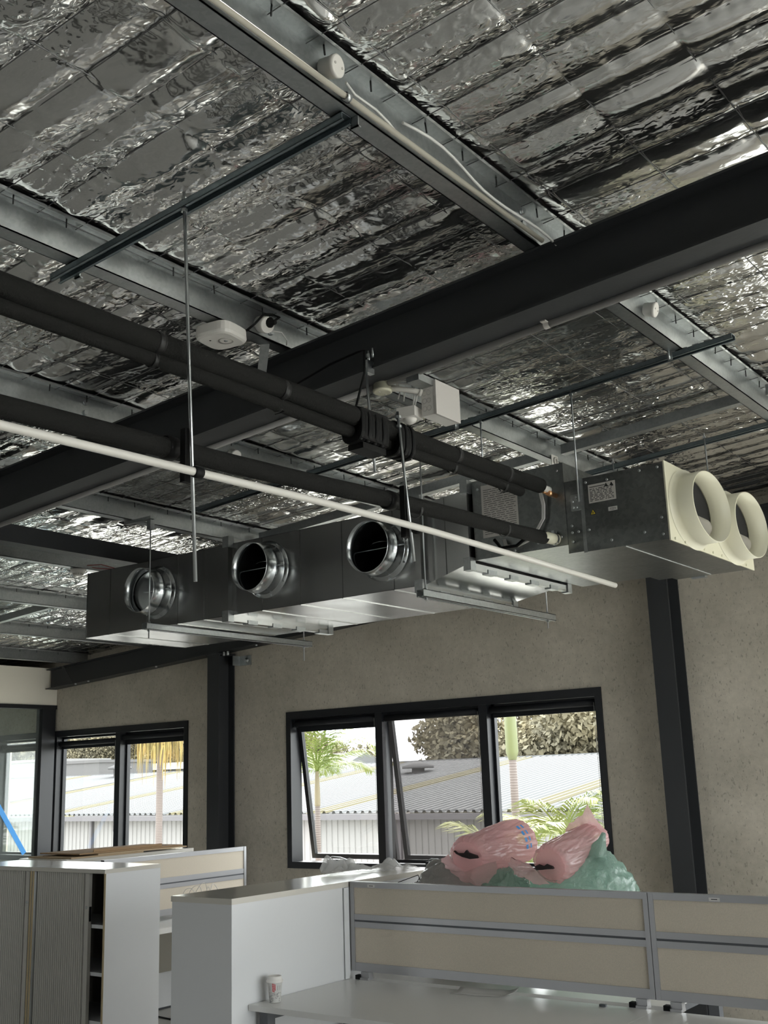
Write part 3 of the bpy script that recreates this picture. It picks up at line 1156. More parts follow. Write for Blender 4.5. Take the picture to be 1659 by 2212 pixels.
flange(-4.205, DZ0, DZ1, YD, DYB, duct)
flange(-2.93, DZ0, DZ1, YD, DYB, duct)

for i, (hx, hz) in enumerate(HOLES):
    b = BM()
    prof = [(0, RT + .024), (.006, RT + .024), (.010, RT + .006), (.018, RT + .002), (.05, RT), (.066, RT - .001), (.070, RT + .004), (.074, RT + .004), (.078, RT - .001),
            (.135, RT - .003), (.140, RT - .003), (.140, RT - .006), (.07, RT - .005), (0, RT - .005), (-.05, RT - .005)]
    lathe(b, (hx, YD, hz), (0, -1, 0), prof, 48)
    sp = obj('spigot', b, 'spigot_metal', duct)
    b = BM()
    for k in range(8):
        a = 2 * math.pi * (k + .3) / 8
        q = Vector((hx + (RT + .015) * math.cos(a), YD - .006, hz + (RT + .015) * math.sin(a)))
        tube(b, [q, q + Vector((0, -.005, 0))], .005, 6)
    obj('screws', b, 'zinc', sp)
    b = BM()
    if i == 0:
        R = Matrix.Rotation(math.radians(14), 3, 'Z')
        lathe(b, (hx, YD - .035, hz), R @ Vector((0, -1, 0)), [(0, RT - .008), (.002, RT - .008)], 40, cap0=True, cap1=True)
    else:
        R = Matrix.Rotation(math.radians(70), 3, 'X')
        lathe(b, (hx, YD + .06, hz), R @ Vector((0, -1, 0)), [(0, RT - .02), (.002, RT - .02)], 40, cap0=True, cap1=True)
    bl = obj('damper_blade', b, 'spigot_metal', sp)
    b = BM()
    tube(b, [(hx - RT + .002, YD - .05, hz), (hx + RT - .002, YD - .05, hz)], .0022, 6)
    tube(b, [(hx + RT - .004, YD - .05, hz), (hx + RT + .03, YD - .05, hz)], .004, 6)
    obj('damper_rod', b, 'zinc', sp)

# transition from the duct up to the air conditioner
b = BM()
x0, x1 = -2.913, -2.672
hexa(b, [(x0, YD, DZ0), (x1, YD, 2.640), (x1, 5.13, 2.640), (x0, DYB, DZ0), (x0, YD, DZ1), (x1, YD, 2.99), (x1, 5.13, 2.99), (x0, DYB, DZ1)])
tr = obj('transition', b, 'duct', duct)
b = BM()
bx(b, (-2.80, YD - .004, 2.605), (-2.79, YD, 2.975))
obj('seam', b, 'duct', tr)
flange(-2.655, 2.640, 2.99, YD, 5.13, duct, .028)

# hanger rails under the duct and the thin rods
def hanger(x, y0, y1, z, label, rods):
    t = thing('hanger_rail', label, 'hanger', (x, (y0 + y1) / 2, z), 'duct hangers')
    b = BM()
    bx(b, (x - .021, y0, z - .003), (x + .021, y1, z))
    bx(b, (x - .021, y0, z - .036), (x - .018, y1, z))
    bx(b, (x + .018, y0, z - .036), (x + .021, y1, z))
    bx(b, (x - .021, y0, z - .036), (x - .010, y1, z - .033))
    bx(b, (x + .010, y0, z - .036), (x + .021, y1, z - .033))
    obj('rail', b, 'galv', t)
    for (yy, zt, zb) in rods:
        b = BM()
        tube(b, [(x, yy, zt), (x, yy, zb)], .0038, 8)
        r_ = obj('rod', b, 'zinc', t)
        b = BM()
        lathe(b, (x, yy, z - .045), (0, 0, 1), [(0, .009), (.008, .009)], 6, cap0=True, cap1=True, smooth=False)
        lathe(b, (x, yy, z + .001), (0, 0, 1), [(0, .009), (.008, .009)], 6, cap0=True, cap1=True, smooth=False)
        obj('nut', b, 'zinc', r_)
    return t


h1 = hanger(-4.675, 4.03, 5.42, DZ0 - .005, 'galvanised hanger rail under the left end of the duct', [(4.062, zp(-4.675) - .012, 2.485), (5.36, zp(-4.675), 2.44)])
boxo('purlin_clip', (-4.885, 4.045, zp(-4.865) - .018), (-4.66, 4.079, zp(-4.865) - .002), 'galv', h1)
boxo('rod_coupler', (-4.690, 4.047, zp(-4.675) - .09), (-4.660, 4.077, zp(-4.675) - .035), 'galv', h1)
h2 = hanger(-2.885, 4.13, 5.40, DZ0 - .034, 'galvanised hanger rail under the transition by the air conditioner', [(4.175, zp(-2.885) - .015, 2.49), (5.34, zp(-2.885), 2.46)])

# ------------------------------------------------------------------ ducted air conditioner
ac = thing('air_conditioner', 'galvanised ducted air conditioner unit hung from rods, with two cream oval spigots', 'air conditioner', (-2.1, 4.7, 2.60))
b = BM()
bx(b, (-2.630, YD, 2.650), (-2.155, 5.28, 3.022))
bevel(b, .003, 1)
coil = obj('coil_casing', b, 'casing', ac)
b = BM()
bx(b, (-2.156, YD + .004, 2.612), (-2.075, 5.18, 2.932))
obj('joint_band', b, 'casing', ac)
b = BM()
bx(b, (-2.076, YD, 2.607), (-1.695, 5.205, 2.932))
bevel(b, .003, 1)
fan = obj('fan_casing', b, 'casing', ac)
b = BM()
bx(b, (-2.08, YD - .003, 2.604), (-2.064, YD + .001, 2.935))
obj('edge_strip', b, 'galv', fan)
b = BM()
bx(b, (-1.90, YD + .01, 2.6045), (-1.892, 5.19, 2.607))
bx(b, (-2.0, 5.205, 2.60), (-1.93, 5.24, 2.615))
obj('base_seam', b, 'galv', fan)
b = BM()
for xx, zz in ((-2.05, 2.91), (-1.72, 2.915), (-1.72, 2.70), (-1.72, 2.63), (-1.95, 2.64), (-1.80, 2.65), (-2.05, 2.70), (-1.80, 2.915), (-1.95, 2.905),
               (-2.13, 2.66), (-2.13, 2.70), (-2.10, 2.70), (-2.13, 2.73), (-2.185, 2.69), (-2.185, 2.99), (-2.60, 2.98), (-2.32, 2.93), (-2.30, 2.68), (-2.42, 2.665)):
    lathe(b, (xx, YD, zz), (0, -1, 0), [(0, .006), (.003, .006), (.004, .003)], 8, cap1=True)
obj('screws', b, 'zinc', ac)
boxo('hanging_bracket', (-2.125, YD - .006, 2.795), (-2.068, YD + .003, 2.865), 'galv', ac)
b = BM()
for xx, zz in ((-2.115, 2.835), (-2.10, 2.84), (-2.113, 2.808), (-2.098, 2.806), (-2.10, 2.852)):
    lathe(b, (xx, YD - .006, zz), (0, -1, 0), [(0, .006), (.004, .006), (.006, .003)], 8, cap1=True)
obj('bracket_bolts', b, 'zinc', ac)
boxo('hanging_bracket', (-2.125, 5.18, 2.795), (-2.068, 5.25, 2.865), 'galv', ac)
# paper sheets, rating plate, warning triangle, small sticker
def sheet(name, x0, x1, z0, z1, y, lines, parent, m='paper'):
    s = boxo(name, (x0, y - .0008, z0), (x1, y, z1), m, parent)
    b = BM()
    for (u0, u1, v, h) in lines:
        bx(b, (x0 + (x1 - x0) * u0, y - .0012, z0 + (z1 - z0) * v), (x0 + (x1 - x0) * u1, y - .0009, z0 + (z1 - z0) * v + h))
    obj('print', b, 'ink', s)
    return s


L1 = []
for k in range(22):
    v = .06 + k * .040
    u = .06
    while u < .9:
        w = rng.uniform(.06, .25)
        L1.append((u, min(.95, u + w), v, .0022))
        u += w + rng.uniform(.02, .06)
sheet('instruction_sheet', -2.581, -2.391, 2.745, 2.992, YD - .001, L1, ac, 'grey_plastic')
sheet('instruction_sheet', -2.545, -2.43, 2.992, 3.018, YD - .001, [(.08, .5, .3, .003), (.55, .9, .3, .003), (.1, .7, .6, .003)], ac, 'grey_plastic')
L2 = [(.05, .62, .84, .003)]
for k in range(9):
    v = .10 + k * .078
    u = .05
    while u < .88:
        w = rng.uniform(.04, .16)
        L2.append((u, min(.93, u + w), v, .0028))
        u += w + rng.uniform(.02, .08)
rp = sheet('rating_plate', -2.040, -1.913, 2.814, 2.896, YD - .001, L2, ac, 'grey_plastic')
b = BM()
for cx in (-1.955, -1.930):
    prism(b, [(cx - .009, 2.876), (cx + .009, 2.876), (cx, 2.892)], 'y', YD - .0026, YD - .0019)
obj('plate_marks', b, 'ink', rp)
b = BM()
prism(b, [(-2.039, 2.763), (-2.011, 2.763), (-2.025, 2.789)], 'y', YD - .0016, YD - .0002)
wt = obj('warning_sticker', b, 'ink', ac)
b = BM()
prism(b, [(-2.0355, 2.765), (-2.0145, 2.765), (-2.025, 2.7845)], 'y', YD - .0022, YD - .0016)
wy_ = obj('yellow_triangle', b, 'yellow', wt)
b = BM()
prism(b, [(-2.028, 2.768), (-2.022, 2.768), (-2.025, 2.778)], 'y', YD - .0028, YD - .0022)
obj('symbol', b, 'ink', wt)
sheet('small_sticker', -1.953, -1.912, 2.766, 2.783, YD - .001, [(.2, .8, .62, .0015), (.3, .7, .25, .0015), (.2, .23, .25, .006), (.78, .81, .25, .006)], ac)
# cream spigot plate with two oval spigots
XPL = -1.694
pl = boxo('spigot_plate', (XPL, 4.215, 2.600), (XPL + .006, 5.215, 2.938), 'cream_plastic', ac)
for yc in (4.470, 4.962):
    b = BM()
    n = 56
    def ov(r_off, x):
        return [b.verts.new((x, yc + (.218 + r_off) * math.cos(2 * math.pi * k / n), 2.768 + (.152 + r_off) * math.sin(2 * math.pi * k / n))) for k in range(n)]
    rings = [ov(.022, XPL + .007), ov(.006, XPL + .016), ov(0, XPL + .035), ov(0, XPL + .100), ov(-.004, XPL + .102), ov(-.004, XPL + .010)]
    for i in range(len(rings) - 1):
        for k in range(n):
            f = b.faces.new((rings[i][k], rings[i][(k + 1) % n], rings[i + 1][(k + 1) % n], rings[i + 1][k]))
            f.smooth = True
    sp = obj('oval_spigot', b, 'cream_plastic', ac)
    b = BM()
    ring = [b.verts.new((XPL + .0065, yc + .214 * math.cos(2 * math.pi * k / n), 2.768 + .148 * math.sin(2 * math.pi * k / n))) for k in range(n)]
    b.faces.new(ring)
    obj('shade_disc', b, 'inside_shade', sp)  # flat black disc stands in for the shade inside the spigot
    b = BM()
    lathe(b, (XPL + .012, yc + .03, 2.70), (0, 1, 0), [(-.10, .02), (-.06, .045), (.06, .045), (.10, .02)], 16, cap0=True, cap1=True)
    obj('fan_scroll', b, 'cab_inside', sp)
b = BM()
for yy in np.arange(4.26, 5.2, .105):
    lathe(b, (XPL + .006, yy, 2.612), (1, 0, 0), [(0, .006), (.004, .006), (.006, .003)], 8, cap1=True)
for yc in (4.34, 4.82):
    bx(b, (XPL + .006, yc, 2.655), (XPL + .013, yc + .035, 2.663))
obj('plate_screws', b, 'cream_plastic', pl)

# ------------------------------------------------------------------ struts, rods
def strut(name, label, x0, x1, y, group=None, drop=0.0):
    t = thing(name, label, 'strut', ((x0 + x1) / 2, y, zp(x0)), group)
    b = BM()
    def s(ya, yb, za, zb):
        hexa(b, [(x0, ya, zp(x0) + za), (x1, ya, zp(x1) + za), (x1, yb, zp(x1) + za), (x0, yb, zp(x0) + za),
                 (x0, ya, zp(x0) + zb), (x1, ya, zp(x1) + zb), (x1, yb, zp(x1) + zb), (x0, yb, zp(x0) + zb)])
    s(y - .0205, y + .0205, -.0026 - drop, -.0006 - drop)
    s(y - .0205, y - .018, -.022 - drop, -.0006 - drop)
    s(y + .018, y + .0205, -.022 - drop, -.0006 - drop)
    s(y - .0205, y - .011, -.022 - drop, -.020 - drop)
    s(y + .011, y + .0205, -.022 - drop, -.020 - drop)
    obj('channel', b, 'strut', t)
    return t


def rod(t, x, y, z0, z1, r=.005, x1=None):
    b = BM()
    tube(b, [(x, y, z0), (x if x1 is None else x1, y, z1)], r, 8)
    return obj('threaded_rod', b, 'zinc', t)


def nuts(t, x, y, zs, r=.010):
    b = BM()
    for z in zs:
        lathe(b, (x, y, z), (0, 0, 1), [(0, r), (.009, r)], 6, cap0=True, cap1=True, smooth=False)
    return obj('nut', b, 'zinc', t)


sA = strut('strut_channel', 'grey strut channel between the two nearest purlins holding the long threaded rod', -2.775, -1.565, 1.995, 'strut channels')
b = BM()
for xx in (-1.565, -2.70):
    bx(b, (xx - .006, 2.017, zp(xx) - .03), (xx + .02, 2.021, zp(xx) + .02))
    bx(b, (xx - .006, 2.017, zp(xx) - .03), (xx + .02, 2.03, zp(xx) - .026))
obj('purlin_clip', b, 'galv', sA)
rd = thing('threaded_rod', 'long vertical threaded rod hanging from the near strut and holding the lower pipe', 'rod', (-2.15, 1.985, 2.21))
rod(rd, -2.165, 1.985, zp(-2.16) + .03, 2.215, .0052, -2.105)
nuts(rd, -2.163, 1.985, (zp(-2.16) - .034, zp(-2.16) + .002), .010)

sB = strut('strut_channel', 'slotted blue-grey strut channel above the front of the air conditioner', -4.45, -1.335, 4.19, 'strut channels')
b = BM()
for k in range(60):
    xx = -4.4 + k * .05
    bx(b, (xx, 4.168, zp(xx) + .0000), (xx + .028, 4.1695, zp(xx) + .0035))
obj('slot_edges', b, 'zinc', sB)
b = BM()
for xx in (-1.60, -2.665):
    bx(b, (xx - .008, 4.166, zp(xx) - .032), (xx + .012, 4.172, zp(xx) + .02))
    tube(b, [(xx, 4.162, zp(xx) + .01), (xx, 4.162, zp(xx) - .03)], .004, 6)
obj('purlin_clip', b, 'zinc', sB)
for xx, zb, lab in ((-2.082, 2.83, 'thin threaded rod from the slotted strut down to the bracket on the unit front'),
                    (-2.545, 3.0, 'thin threaded rod dropping from the slotted strut onto the coil casing')):
    r_ = thing('threaded_rod', lab, 'rod', (xx, 4.19, zb), 'unit rods')
    yy = 4.208 if xx > -2.3 else 4.19
    rod(r_, xx, yy, zp(xx) + .025, zb, .0042)
    nuts(r_, xx, yy, (zp(xx) + .002, zp(xx) - .032), .009)
sC = strut('strut_channel', 'strut channel above the back of the air conditioner, right of the cream spigots', -2.72, -0.45, 5.42, 'strut channels')
for xx in (-1.93, -2.45):
    r_ = thing('threaded_rod', 'thin threaded rod behind the %s' % ('fan casing beside the cream plate' if xx > -2 else 'coil casing'), 'rod', (xx, 5.42, 2.9), 'unit rods')
    rod(r_, xx, 5.40, zp(xx) + .03, 2.83, .0042)
    nuts(r_, xx, 5.40, (zp(xx) + .002,), .009)

# ------------------------------------------------------------------ pipes
up = thing('insulated_pipe', 'pair of black foam insulated pipes, the upper run with the ribbed clamp', 'pipe', (-2.205, 2, 2.80))
def sagging(x0, y0, z0, x1, y1, z1, n=24, amp=.004, ph=0.0):
    return [(x0 + (x1 - x0) * k / n + amp * math.sin(k * .9 + ph), y0 + (y1 - y0) * k / n, z0 + (z1 - z0) * k / n + amp * math.sin(k * .7 + 1 + ph)) for k in range(n + 1)]
b = BM()
tube(b, sagging(-2.205, -3.0, 2.892, -2.205, 4.09, 2.897, 36, .003), .0325, 18)
obj('foam_sleeve', b, 'foam', up)
b = BM()
tube(b, sagging(-2.222, -3.0, 2.846, -2.222, 3.95, 2.852, 36, .003, 2), .0225, 16)
obj('foam_sleeve', b, 'foam', up)
for yy in (1.915, 2.43, 3.42, 3.80):
    b = BM()
    lathe(b, (-2.205, yy, 2.895), (0, 1, 0), [(0, .0328), (.003, .0345), (.016, .0345), (.019, .0328)], 18)
    lathe(b, (-2.222, yy + .004, 2.849), (0, 1, 0), [(0, .023), (.002, .0245), (.012, .0245), (.014, .023)], 16)
    obj('tape_joint', b, 'tape', up)
    b = BM()
    lathe(b, (-2.205, yy + .020, 2.895), (0, 1, 0), [(0, .0334), (.003, .0334)], 18)
    bx(b, (-2.243, yy + .02, 2.823), (-2.205, yy + .023, 2.826))
    obj('cable_tie', b, 'tape', up)
b = BM()
tube(b, [(-2.205, 4.09, 2.897), (-2.205, 4.125, 2.896), (-2.203, 4.17, 2.895)], [.017, .015, .015], 12)
obj('white_end', b, 'white_plastic', up)
b = BM()
lathe(b, (-2.198, 4.15, 2.878), (0, 1, 0), [(0, .012), (.02, .014), (.03, .012), (.069, .012)], 10, cap0=True)
lathe(b, (-2.212, 4.13, 2.885), (0, 1, 0), [(0, .009), (.03, .010), (.089, .009)], 10, cap0=True)
obj('copper_fitting', b, 'copper', up)
lowp = thing('insulated_pipe', 'single black foam insulated drain pipe, the lower run above the white conduit', 'pipe', (-2.215, 2, 2.53))
b = BM()
tube(b, [(-2.215 + .003 * math.sin(k), -3 + 7.12 * k / 30, 2.49 + .19 * (k / 30) ** 1.4 + .003 * math.sin(k * .8)) for k in range(31)], .0290, 18)
obj('foam_sleeve', b, 'foam', lowp)
for yy, zz in ((3.16, 2.633), (3.78, 2.660)):
    b = BM()
    lathe(b, (-2.215, yy, zz), (0, 1, .03), [(0, .029), (.003, .0305), (.010, .0305), (.012, .029)], 18)
    obj('tape_joint', b, 'tape', lowp)
b = BM()
tube(b, [(-2.215, 4.10, 2.677), (-2.213, 4.16, 2.680), (-2.21, 4.218, 2.682)], [.0265, .025, .025], 16)
obj('fabric_hose_end', b, 'cream_plastic', lowp)
b = BM()
lathe(b, (-2.211, 4.19, 2.681), (0, 1, 0), [(0, .0265), (.012, .0265)], 18)
bx(b, (-2.216, 4.188, 2.706), (-2.202, 4.204, 2.718))
obj('hose_clip', b, 'zinc', lowp)
b = BM()
tube(b, [(-2.085, -3.0, 2.46), (-2.095, 0.5, 2.485), (-2.098, 1.40, 2.50), (-2.10, 1.985, 2.512), (-2.098, 2.5, 2.522), (-2.075, 3.05, 2.515), (-2.05, 3.7, 2.497), (-2.035, 4.40, 2.478)], .0115, 14)
wp = tag(obj('white_pipe', b, 'pvc'), 'slim white plastic pipe slung below the lower black foam pipe', 'pipe')

# clamps
ck = thing('pipe_clamp', 'black ribbed rubber clamp holding the upper pair of pipes', 'clamp', (-2.21, 2.95, 2.80))
for y0, n in ((2.80, 8), (3.015, 5)):
    for k in range(n):
        yy = y0 + k * .0200
        big = 1.0 if k % 2 == 0 else .93
        b = BM()
        nn = 28
        def ring(y_, s):
            vs = []
            for q in range(nn):
                a_ = 2 * math.pi * q / nn
                ca_, sa_ = math.cos(a_), math.sin(a_)
                rr_ = (abs(ca_) ** 3.2 + abs(sa_) ** 3.2) ** (-1 / 3.2)
                vs.append(b.verts.new((-2.212 + s * .048 * rr_ * ca_, y_, 2.868 + s * .066 * rr_ * sa_)))
            return vs
        R_ = [ring(yy, .70), ring(yy, .95 * big), ring(yy + .004, big), ring(yy + .014, big), ring(yy + .018, .95 * big), ring(yy + .018, .70)]
        for i in range(5):
            for q in range(nn):
                b.faces.new((R_[i][q], R_[i][(q + 1) % nn], R_[i + 1][(q + 1) % nn], R_[i + 1][q]))
        obj('rubber_rib', b, 'rubber', ck)
boxo('clamp_core', (-2.252, 2.806, 2.815), (-2.172, 2.955, 2.925), 'rubber', ck, .01)
boxo('clamp_foot', (-2.245, 2.82, 2.785), (-2.18, 2.95, 2.806), 'rubber', ck, .006)
cr_o = thing('beam_clamp', 'zinc beam clamp with threaded rod on the edge of the large rafter', 'clamp', (-2.25, 2.955, 2.8))
boxo('clamp_body', (-2.270, 2.952, 3.112), (-2.250, 2.990, 3.160), 'zinc', cr_o, .004)
b = BM()
tube(b, [(-2.26, 2.972, 3.20), (-2.26, 2.972, 3.15)], .006, 8)
lathe(b, (-2.26, 2.972, 3.175), (0, 0, 1), [(0, .011), (.012, .011)], 6, cap0=True, cap1=True, smooth=False)
tube(b, [(-2.232, 2.960, 3.20), (-2.232, 2.960, 3.165)], .005, 8)
obj('set_bolt', b, 'zinc', cr_o)
b = BM()
tube(b, [(-2.262, 2.955, 3.13), (-2.235, 2.955, 2.735)], .0052, 8)
obj('threaded_rod', b, 'zinc', cr_o)
b = BM()
tube(b, [(-2.62, 2.99, 3.17), (-2.45, 2.98, 3.20), (-2.30, 2.962, 3.205), (-2.255, 2.94, 3.19), (-2.25, 2.93, 3.10), (-2.265, 2.90, 2.98), (-2.275, 2.87, 2.90)], .0045, 8)
tag(obj('black_cable', b, 'rubber'), 'thin black cable looping over the rafter beside the beam clamp', 'cable')
r_ = thing('threaded_rod', 'slanting threaded rod below the ribbed clamp, holding the lower pipe near the right', 'rod', (-2.16, 3.04, 2.41))
rod(r_, -2.165, 3.005, 2.955, 2.408, .0052, -2.118)
nuts(r_, -2.163, 3.005, (2.93, 2.895), .011)


def small_clamp(label, x, y, zc, zw):
    t = thing('pipe_clip', label, 'clamp', (x, y, zw - .02), 'black rod clips')
    b = BM()
    lathe(b, (-2.215, y - .02, zc), (0, 1, 0), [(0, .0305), (.003, .034), (.037, .034), (.04, .0305)], 18)
    obj('pipe_band', b, 'rubber', t)
    b = BM()
    lathe(b, (-2.10, y - .016, zw), (0, 1, 0), [(0, .0125), (.003, .016), (.029, .016), (.032, .0125)], 14)
    obj('conduit_band', b, 'rubber', t)
    b = BM()
    bx(b, (x - .010, y - .013, zw - .02), (x + .010, y + .013, zc + .038))
    bevel(b, .005)
    obj('clip_body', b, 'rubber', t)
    return t


small_clamp('black rubber clip fixing pipe and white pipe to the long rod', -2.145, 1.985, 2.605, 2.512)
small_clamp('black rubber clip fixing pipe and white pipe to the slanting rod', -2.150, 3.005, 2.640, 2.516)

# control cables looping on the front of the unit
b = BM()
for k in range(3):
    o_ = k * .006
    tube(b, [(-2.245 + o_, 4.0, 2.935), (-2.25 + o_, 4.12, 2.925), (-2.26 + o_, 4.185, 2.90), (-2.255 + o_, 4.195, 2.84), (-2.26 + o_, 4.195, 2.78), (-2.29 + o_, 4.19, 2.735), (-2.34 + o_, 4.19, 2.69),
             (-2.40 + o_, 4.195, 2.675), (-2.46 + o_, 4.20, 2.69), (-2.47 + o_, 4.205, 2.72)], .0032, 6)
tag(obj('control_cable', b, 'cable'), 'white control cables hanging in a loop on the front of the air conditioner', 'cable')
b = BM()
tube(b, [(-2.30, 4.168, 2.72), (-2.38, 4.166, 2.672), (-2.46, 4.168, 2.675), (-2.50, 4.18, 2.72)], .008, 8)
tag(obj('black_cable', b, 'rubber'), 'short black cable loop at the bottom of the coil casing', 'cable')

# ------------------------------------------------------------------ electrical bits
w1 = -1.605 + .062
cd = thing('conduit', 'cream conduit along the nearest purlin with a metal saddle', 'conduit', (w1 + .014, 1.5, zp(w1)))
b = BM()
tube(b, [(w1 + .013, YF + 1, zp(w1) + .012), (w1 + .013, 2.97, zp(w1) + .012)], .0080, 12)
obj('conduit_tube', b, 'conduit_cream', cd)
b = BM()
lathe(b, (w1 + .013, 1.945, zp(w1) + .012), (0, 1, 0), [(0, .0105), (.0, .0125), (.018, .0125), (.018, .0105)], 14)
obj('saddle', b, 'zinc', cd)
b = BM()
pts = []
for k in range(15):
    yy = 2.16 + k * .06
    pts.append((w1 + .040 + .010 * math.sin(k * .62), yy, zp(w1) + .026 + .012 * math.sin(k * .5 + .4) - (.04 * max(0, (k - 8) / 6) ** 1.5)))
tube(b, pts, .0042, 8)
tag(obj('white_cable', b, 'cable'), 'loose white cable wandering along the nearest purlin to the rafter', 'cable')
b = BM()
tube(b, [(w1 + .03, 1.93, zp(w1) + .035), (w1 + .02, 1.98, zp(w1) + .03), (w1 + .025, 2.06, zp(w1) + .026), (w1 + .02, 2.12, zp(w1) + .022), (w1 + .012, 2.16, zp(w1) + .02)], .0035, 8)
obj('tail_cable', b, 'cable', cd)


def junction_box(label, x, y, z, axis=(1, 0, 0), r=.028, h=.045, m='white_plastic'):
    t = thing('junction_box', label, 'junction box', (x, y, z - r), 'round junction boxes')
    b = BM()
    ax = Vector(axis).normalized()
    lathe(b, (x, y, z), ax, [(0, r * .92), (h * .8, r), (h * .8, r * 1.06), (h, r * 1.06), (h * 1.06, r * .9)], 22, cap0=True, cap1=True)
    obj('body', b, m, t)
    b = BM()
    a, c = frame_at(ax)
    for k in (-1, 1):
        q = Vector((x, y, z)) + ax * (h * 1.06) + a * (k * r * .55)
        tube(b, [q, q + ax * .002], .0035, 8)
    obj('screws', b, 'grey_plastic', t)
    return t


junction_box('round cream junction box on the web of the nearest purlin', w1 + .004, 1.872, zp(w1) + .052, (1, .1, -.15))
junction_box('round white junction box on the purlin right of the large rafter', w1 + .004, 3.80, zp(w1) + .050, (1, .1, -.3))
w3 = -3.795 + .062
jb3 = junction_box('round white junction box on the purlin just beyond the rafter, left of centre', w3 + .006, 3.75, zp(w3) + .04, (.8, -.1, -.5))
b = BM()
tube(b, [(w3 + .03, 3.70, zp(w3) + .01), (w3 + .025, 3.72, zp(w3) - .0), (w3 + .03, 3.79, zp(w3) - .005), (w3 + .02, 3.83, zp(w3) + .01)], .003, 6)
obj('cable', b, 'cable', jb3)
# mounting plate near the unit
t = thing('mounting_plate', 'small square white plate with round hole on the purlin above the unit', 'bracket', (-2.60, 5.08, 3.28))
boxo('plate', (-2.632, 5.03, zp(-2.6) - .045), (-2.628, 5.10, zp(-2.6) + .02), 'white_plastic', t)
b = BM()
lathe(b, (-2.627, 5.065, zp(-2.6) - .012), (1, 0, 0), [(0, .022), (.008, .022), (.008, .013), (.002, .013)], 16)
obj('ring', b, 'grey_plastic', t)

# emergency light / detector with plug socket on the second purlin
w2 = -2.70 + .062
sn = thing('ceiling_detector', 'square white detector with rounded corners under the purlin beside the black plug', 'detector', (-2.69, 2.655, zp(-2.69) - .055))
b = BM()
n = 40
def rsq(s, z):
    vs = []
    for k in range(n):
        a = 2 * math.pi * k / n
        ca, sa = math.cos(a), math.sin(a)
        e = 4.0
        r = (abs(ca) ** e + abs(sa) ** e) ** (-1 / e)
        a2 = a + math.radians(8)
        vs.append(b.verts.new((-2.69 + s * r * math.cos(a2), 2.655 + s * r * math.sin(a2), z)))
    return vs
zt = zp(-2.69) - .002
R_ = [rsq(.070, zt), rsq(.076, zt - .004), rsq(.078, zt - .036), rsq(.074, zt - .046), rsq(.066, zt - .050)]
b.faces.new(R_[0])
for i in range(4):
    for k in range(n):
        f = b.faces.new((R_[i][k], R_[i][(k + 1) % n], R_[i + 1][(k + 1) % n], R_[i + 1][k]))
b.faces.new(list(reversed(R_[-1])))
obj('housing', b, 'white_plastic', sn)
b = BM()
lathe(b, (-2.672, 2.66, zt - .050), (0, 0, -1), [(0, .028), (.002, .028), (-.004, .010)], 20, cap1=True)
obj('lens_recess', b, 'grey_plastic', sn)
b = BM()
lathe(b, (-2.672, 2.66, zt - .047), (0, 0, -1), [(0, .008), (.006, .006), (.008, .002)], 12, cap1=True)
obj('lens', b, 'zinc', sn)
boxo('indicator', (-2.715, 2.618, zt - .0510), (-2.709, 2.624, zt - .0495), 'ink', sn)
so = thing('power_socket', 'round white socket on the purlin with a black plug and lead', 'socket', (w2 + .02, 2.80, zp(w2) + .01))
b = BM()
lathe(b, (w2 + .003, 2.80, zp(w2) + .045), (.85, -.1, -.35), [(0, .030), (.035, .032), (.05, .030)], 20, cap0=True, cap1=True)
obj('socket_body', b, 'white_plastic', so)
b = BM()
lathe(b, (w2 + .040, 2.80, zp(w2) + .040), (.9, .1, -.2), [(0, .020), (.018, .020), (.024, .012), (.04, .008)], 12, cap0=True, cap1=True)
obj('plug', b, 'rubber', so)
b = BM()
tube(b, [(w2 + .07, 2.80, zp(w2) + .035), (w2 + .075, 2.83, zp(w2) + .06), (w2 + .05, 2.82, zp(w2) + .075), (w2 + .05, 2.77, zp(w2) + .06), (w2 + .03, 2.745, zp(w2) + .02), (w2 + .01, 2.72, zp(w2) - .01)], .0045, 8)
obj('lead', b, 'rubber', so)
b = BM()
tube(b, [(w2 + .03, 2.83, zp(w2) + .02), (w2 + .05, 2.87, zp(w2) + .02), (w2 + .03, 2.92, zp(w2) + .01), (w2 + .01, 2.94, zp(w2) + .002)], .0025, 6)
obj('thin_wire', b, 'cable', so)

# conduit along the rafter, junction box, grey box, motion sensor
rz = lambda x: zp(x) - .203
rc = thing('conduit', 'grey conduit clipped along the underside edge of the large rafter', 'conduit', (-2, 3.118, rz(-2)))
b = BM()
tube(b, [(x, 3.118, rz(x) - .006) for x in (-6.0, -4.0, -2.35)], .0125, 12)
tube(b, [(x, 3.118, rz(x) - .006) for x in (-2.28, 0.0, 2.0)], .0125, 12)
obj('conduit_tube', b, 'conduit_grey', rc)
b = BM()
for xx in (-1.62, -4.95, -0.2):
    lathe(b, (xx, 3.118, rz(xx) - .006), (1, 0, .06), [(0, .0145), (.02, .0145)], 12)
    bx(b, (xx, 3.085, rz(xx) - .004), (xx + .02, 3.118, rz(xx) + .0))
obj('saddle', b, 'grey_plastic', rc)
junction_box('round cream junction box under the edge of the large rafter beside the grey box', -2.315, 3.122, rz(-2.315) + .012, (0, 0, -1), .034, .045, 'cream_plastic')
gb = thing('isolator_box', 'grey rectangular switch box hanging below the rafter', 'electrical box', (-2.16, 3.28, 2.99))
boxo('box', (-2.197, 3.205, 2.992), (-2.140, 3.362, 3.122), 'white_plastic', gb, .004)
boxo('lid', (-2.140, 3.203, 2.990), (-2.130, 3.364, 3.124), 'grey_plastic', gb, .003)
b = BM()
for zz in (3.02, 3.05, 3.08, 3.10):
    for xx in (-2.183, -2.163):
        lathe(b, (xx, 3.205, zz), (0, -1, 0), [(0, .010), (.001, .010), (.001, .0085)], 12)
obj('knockouts', b, 'grey_plastic', gb)
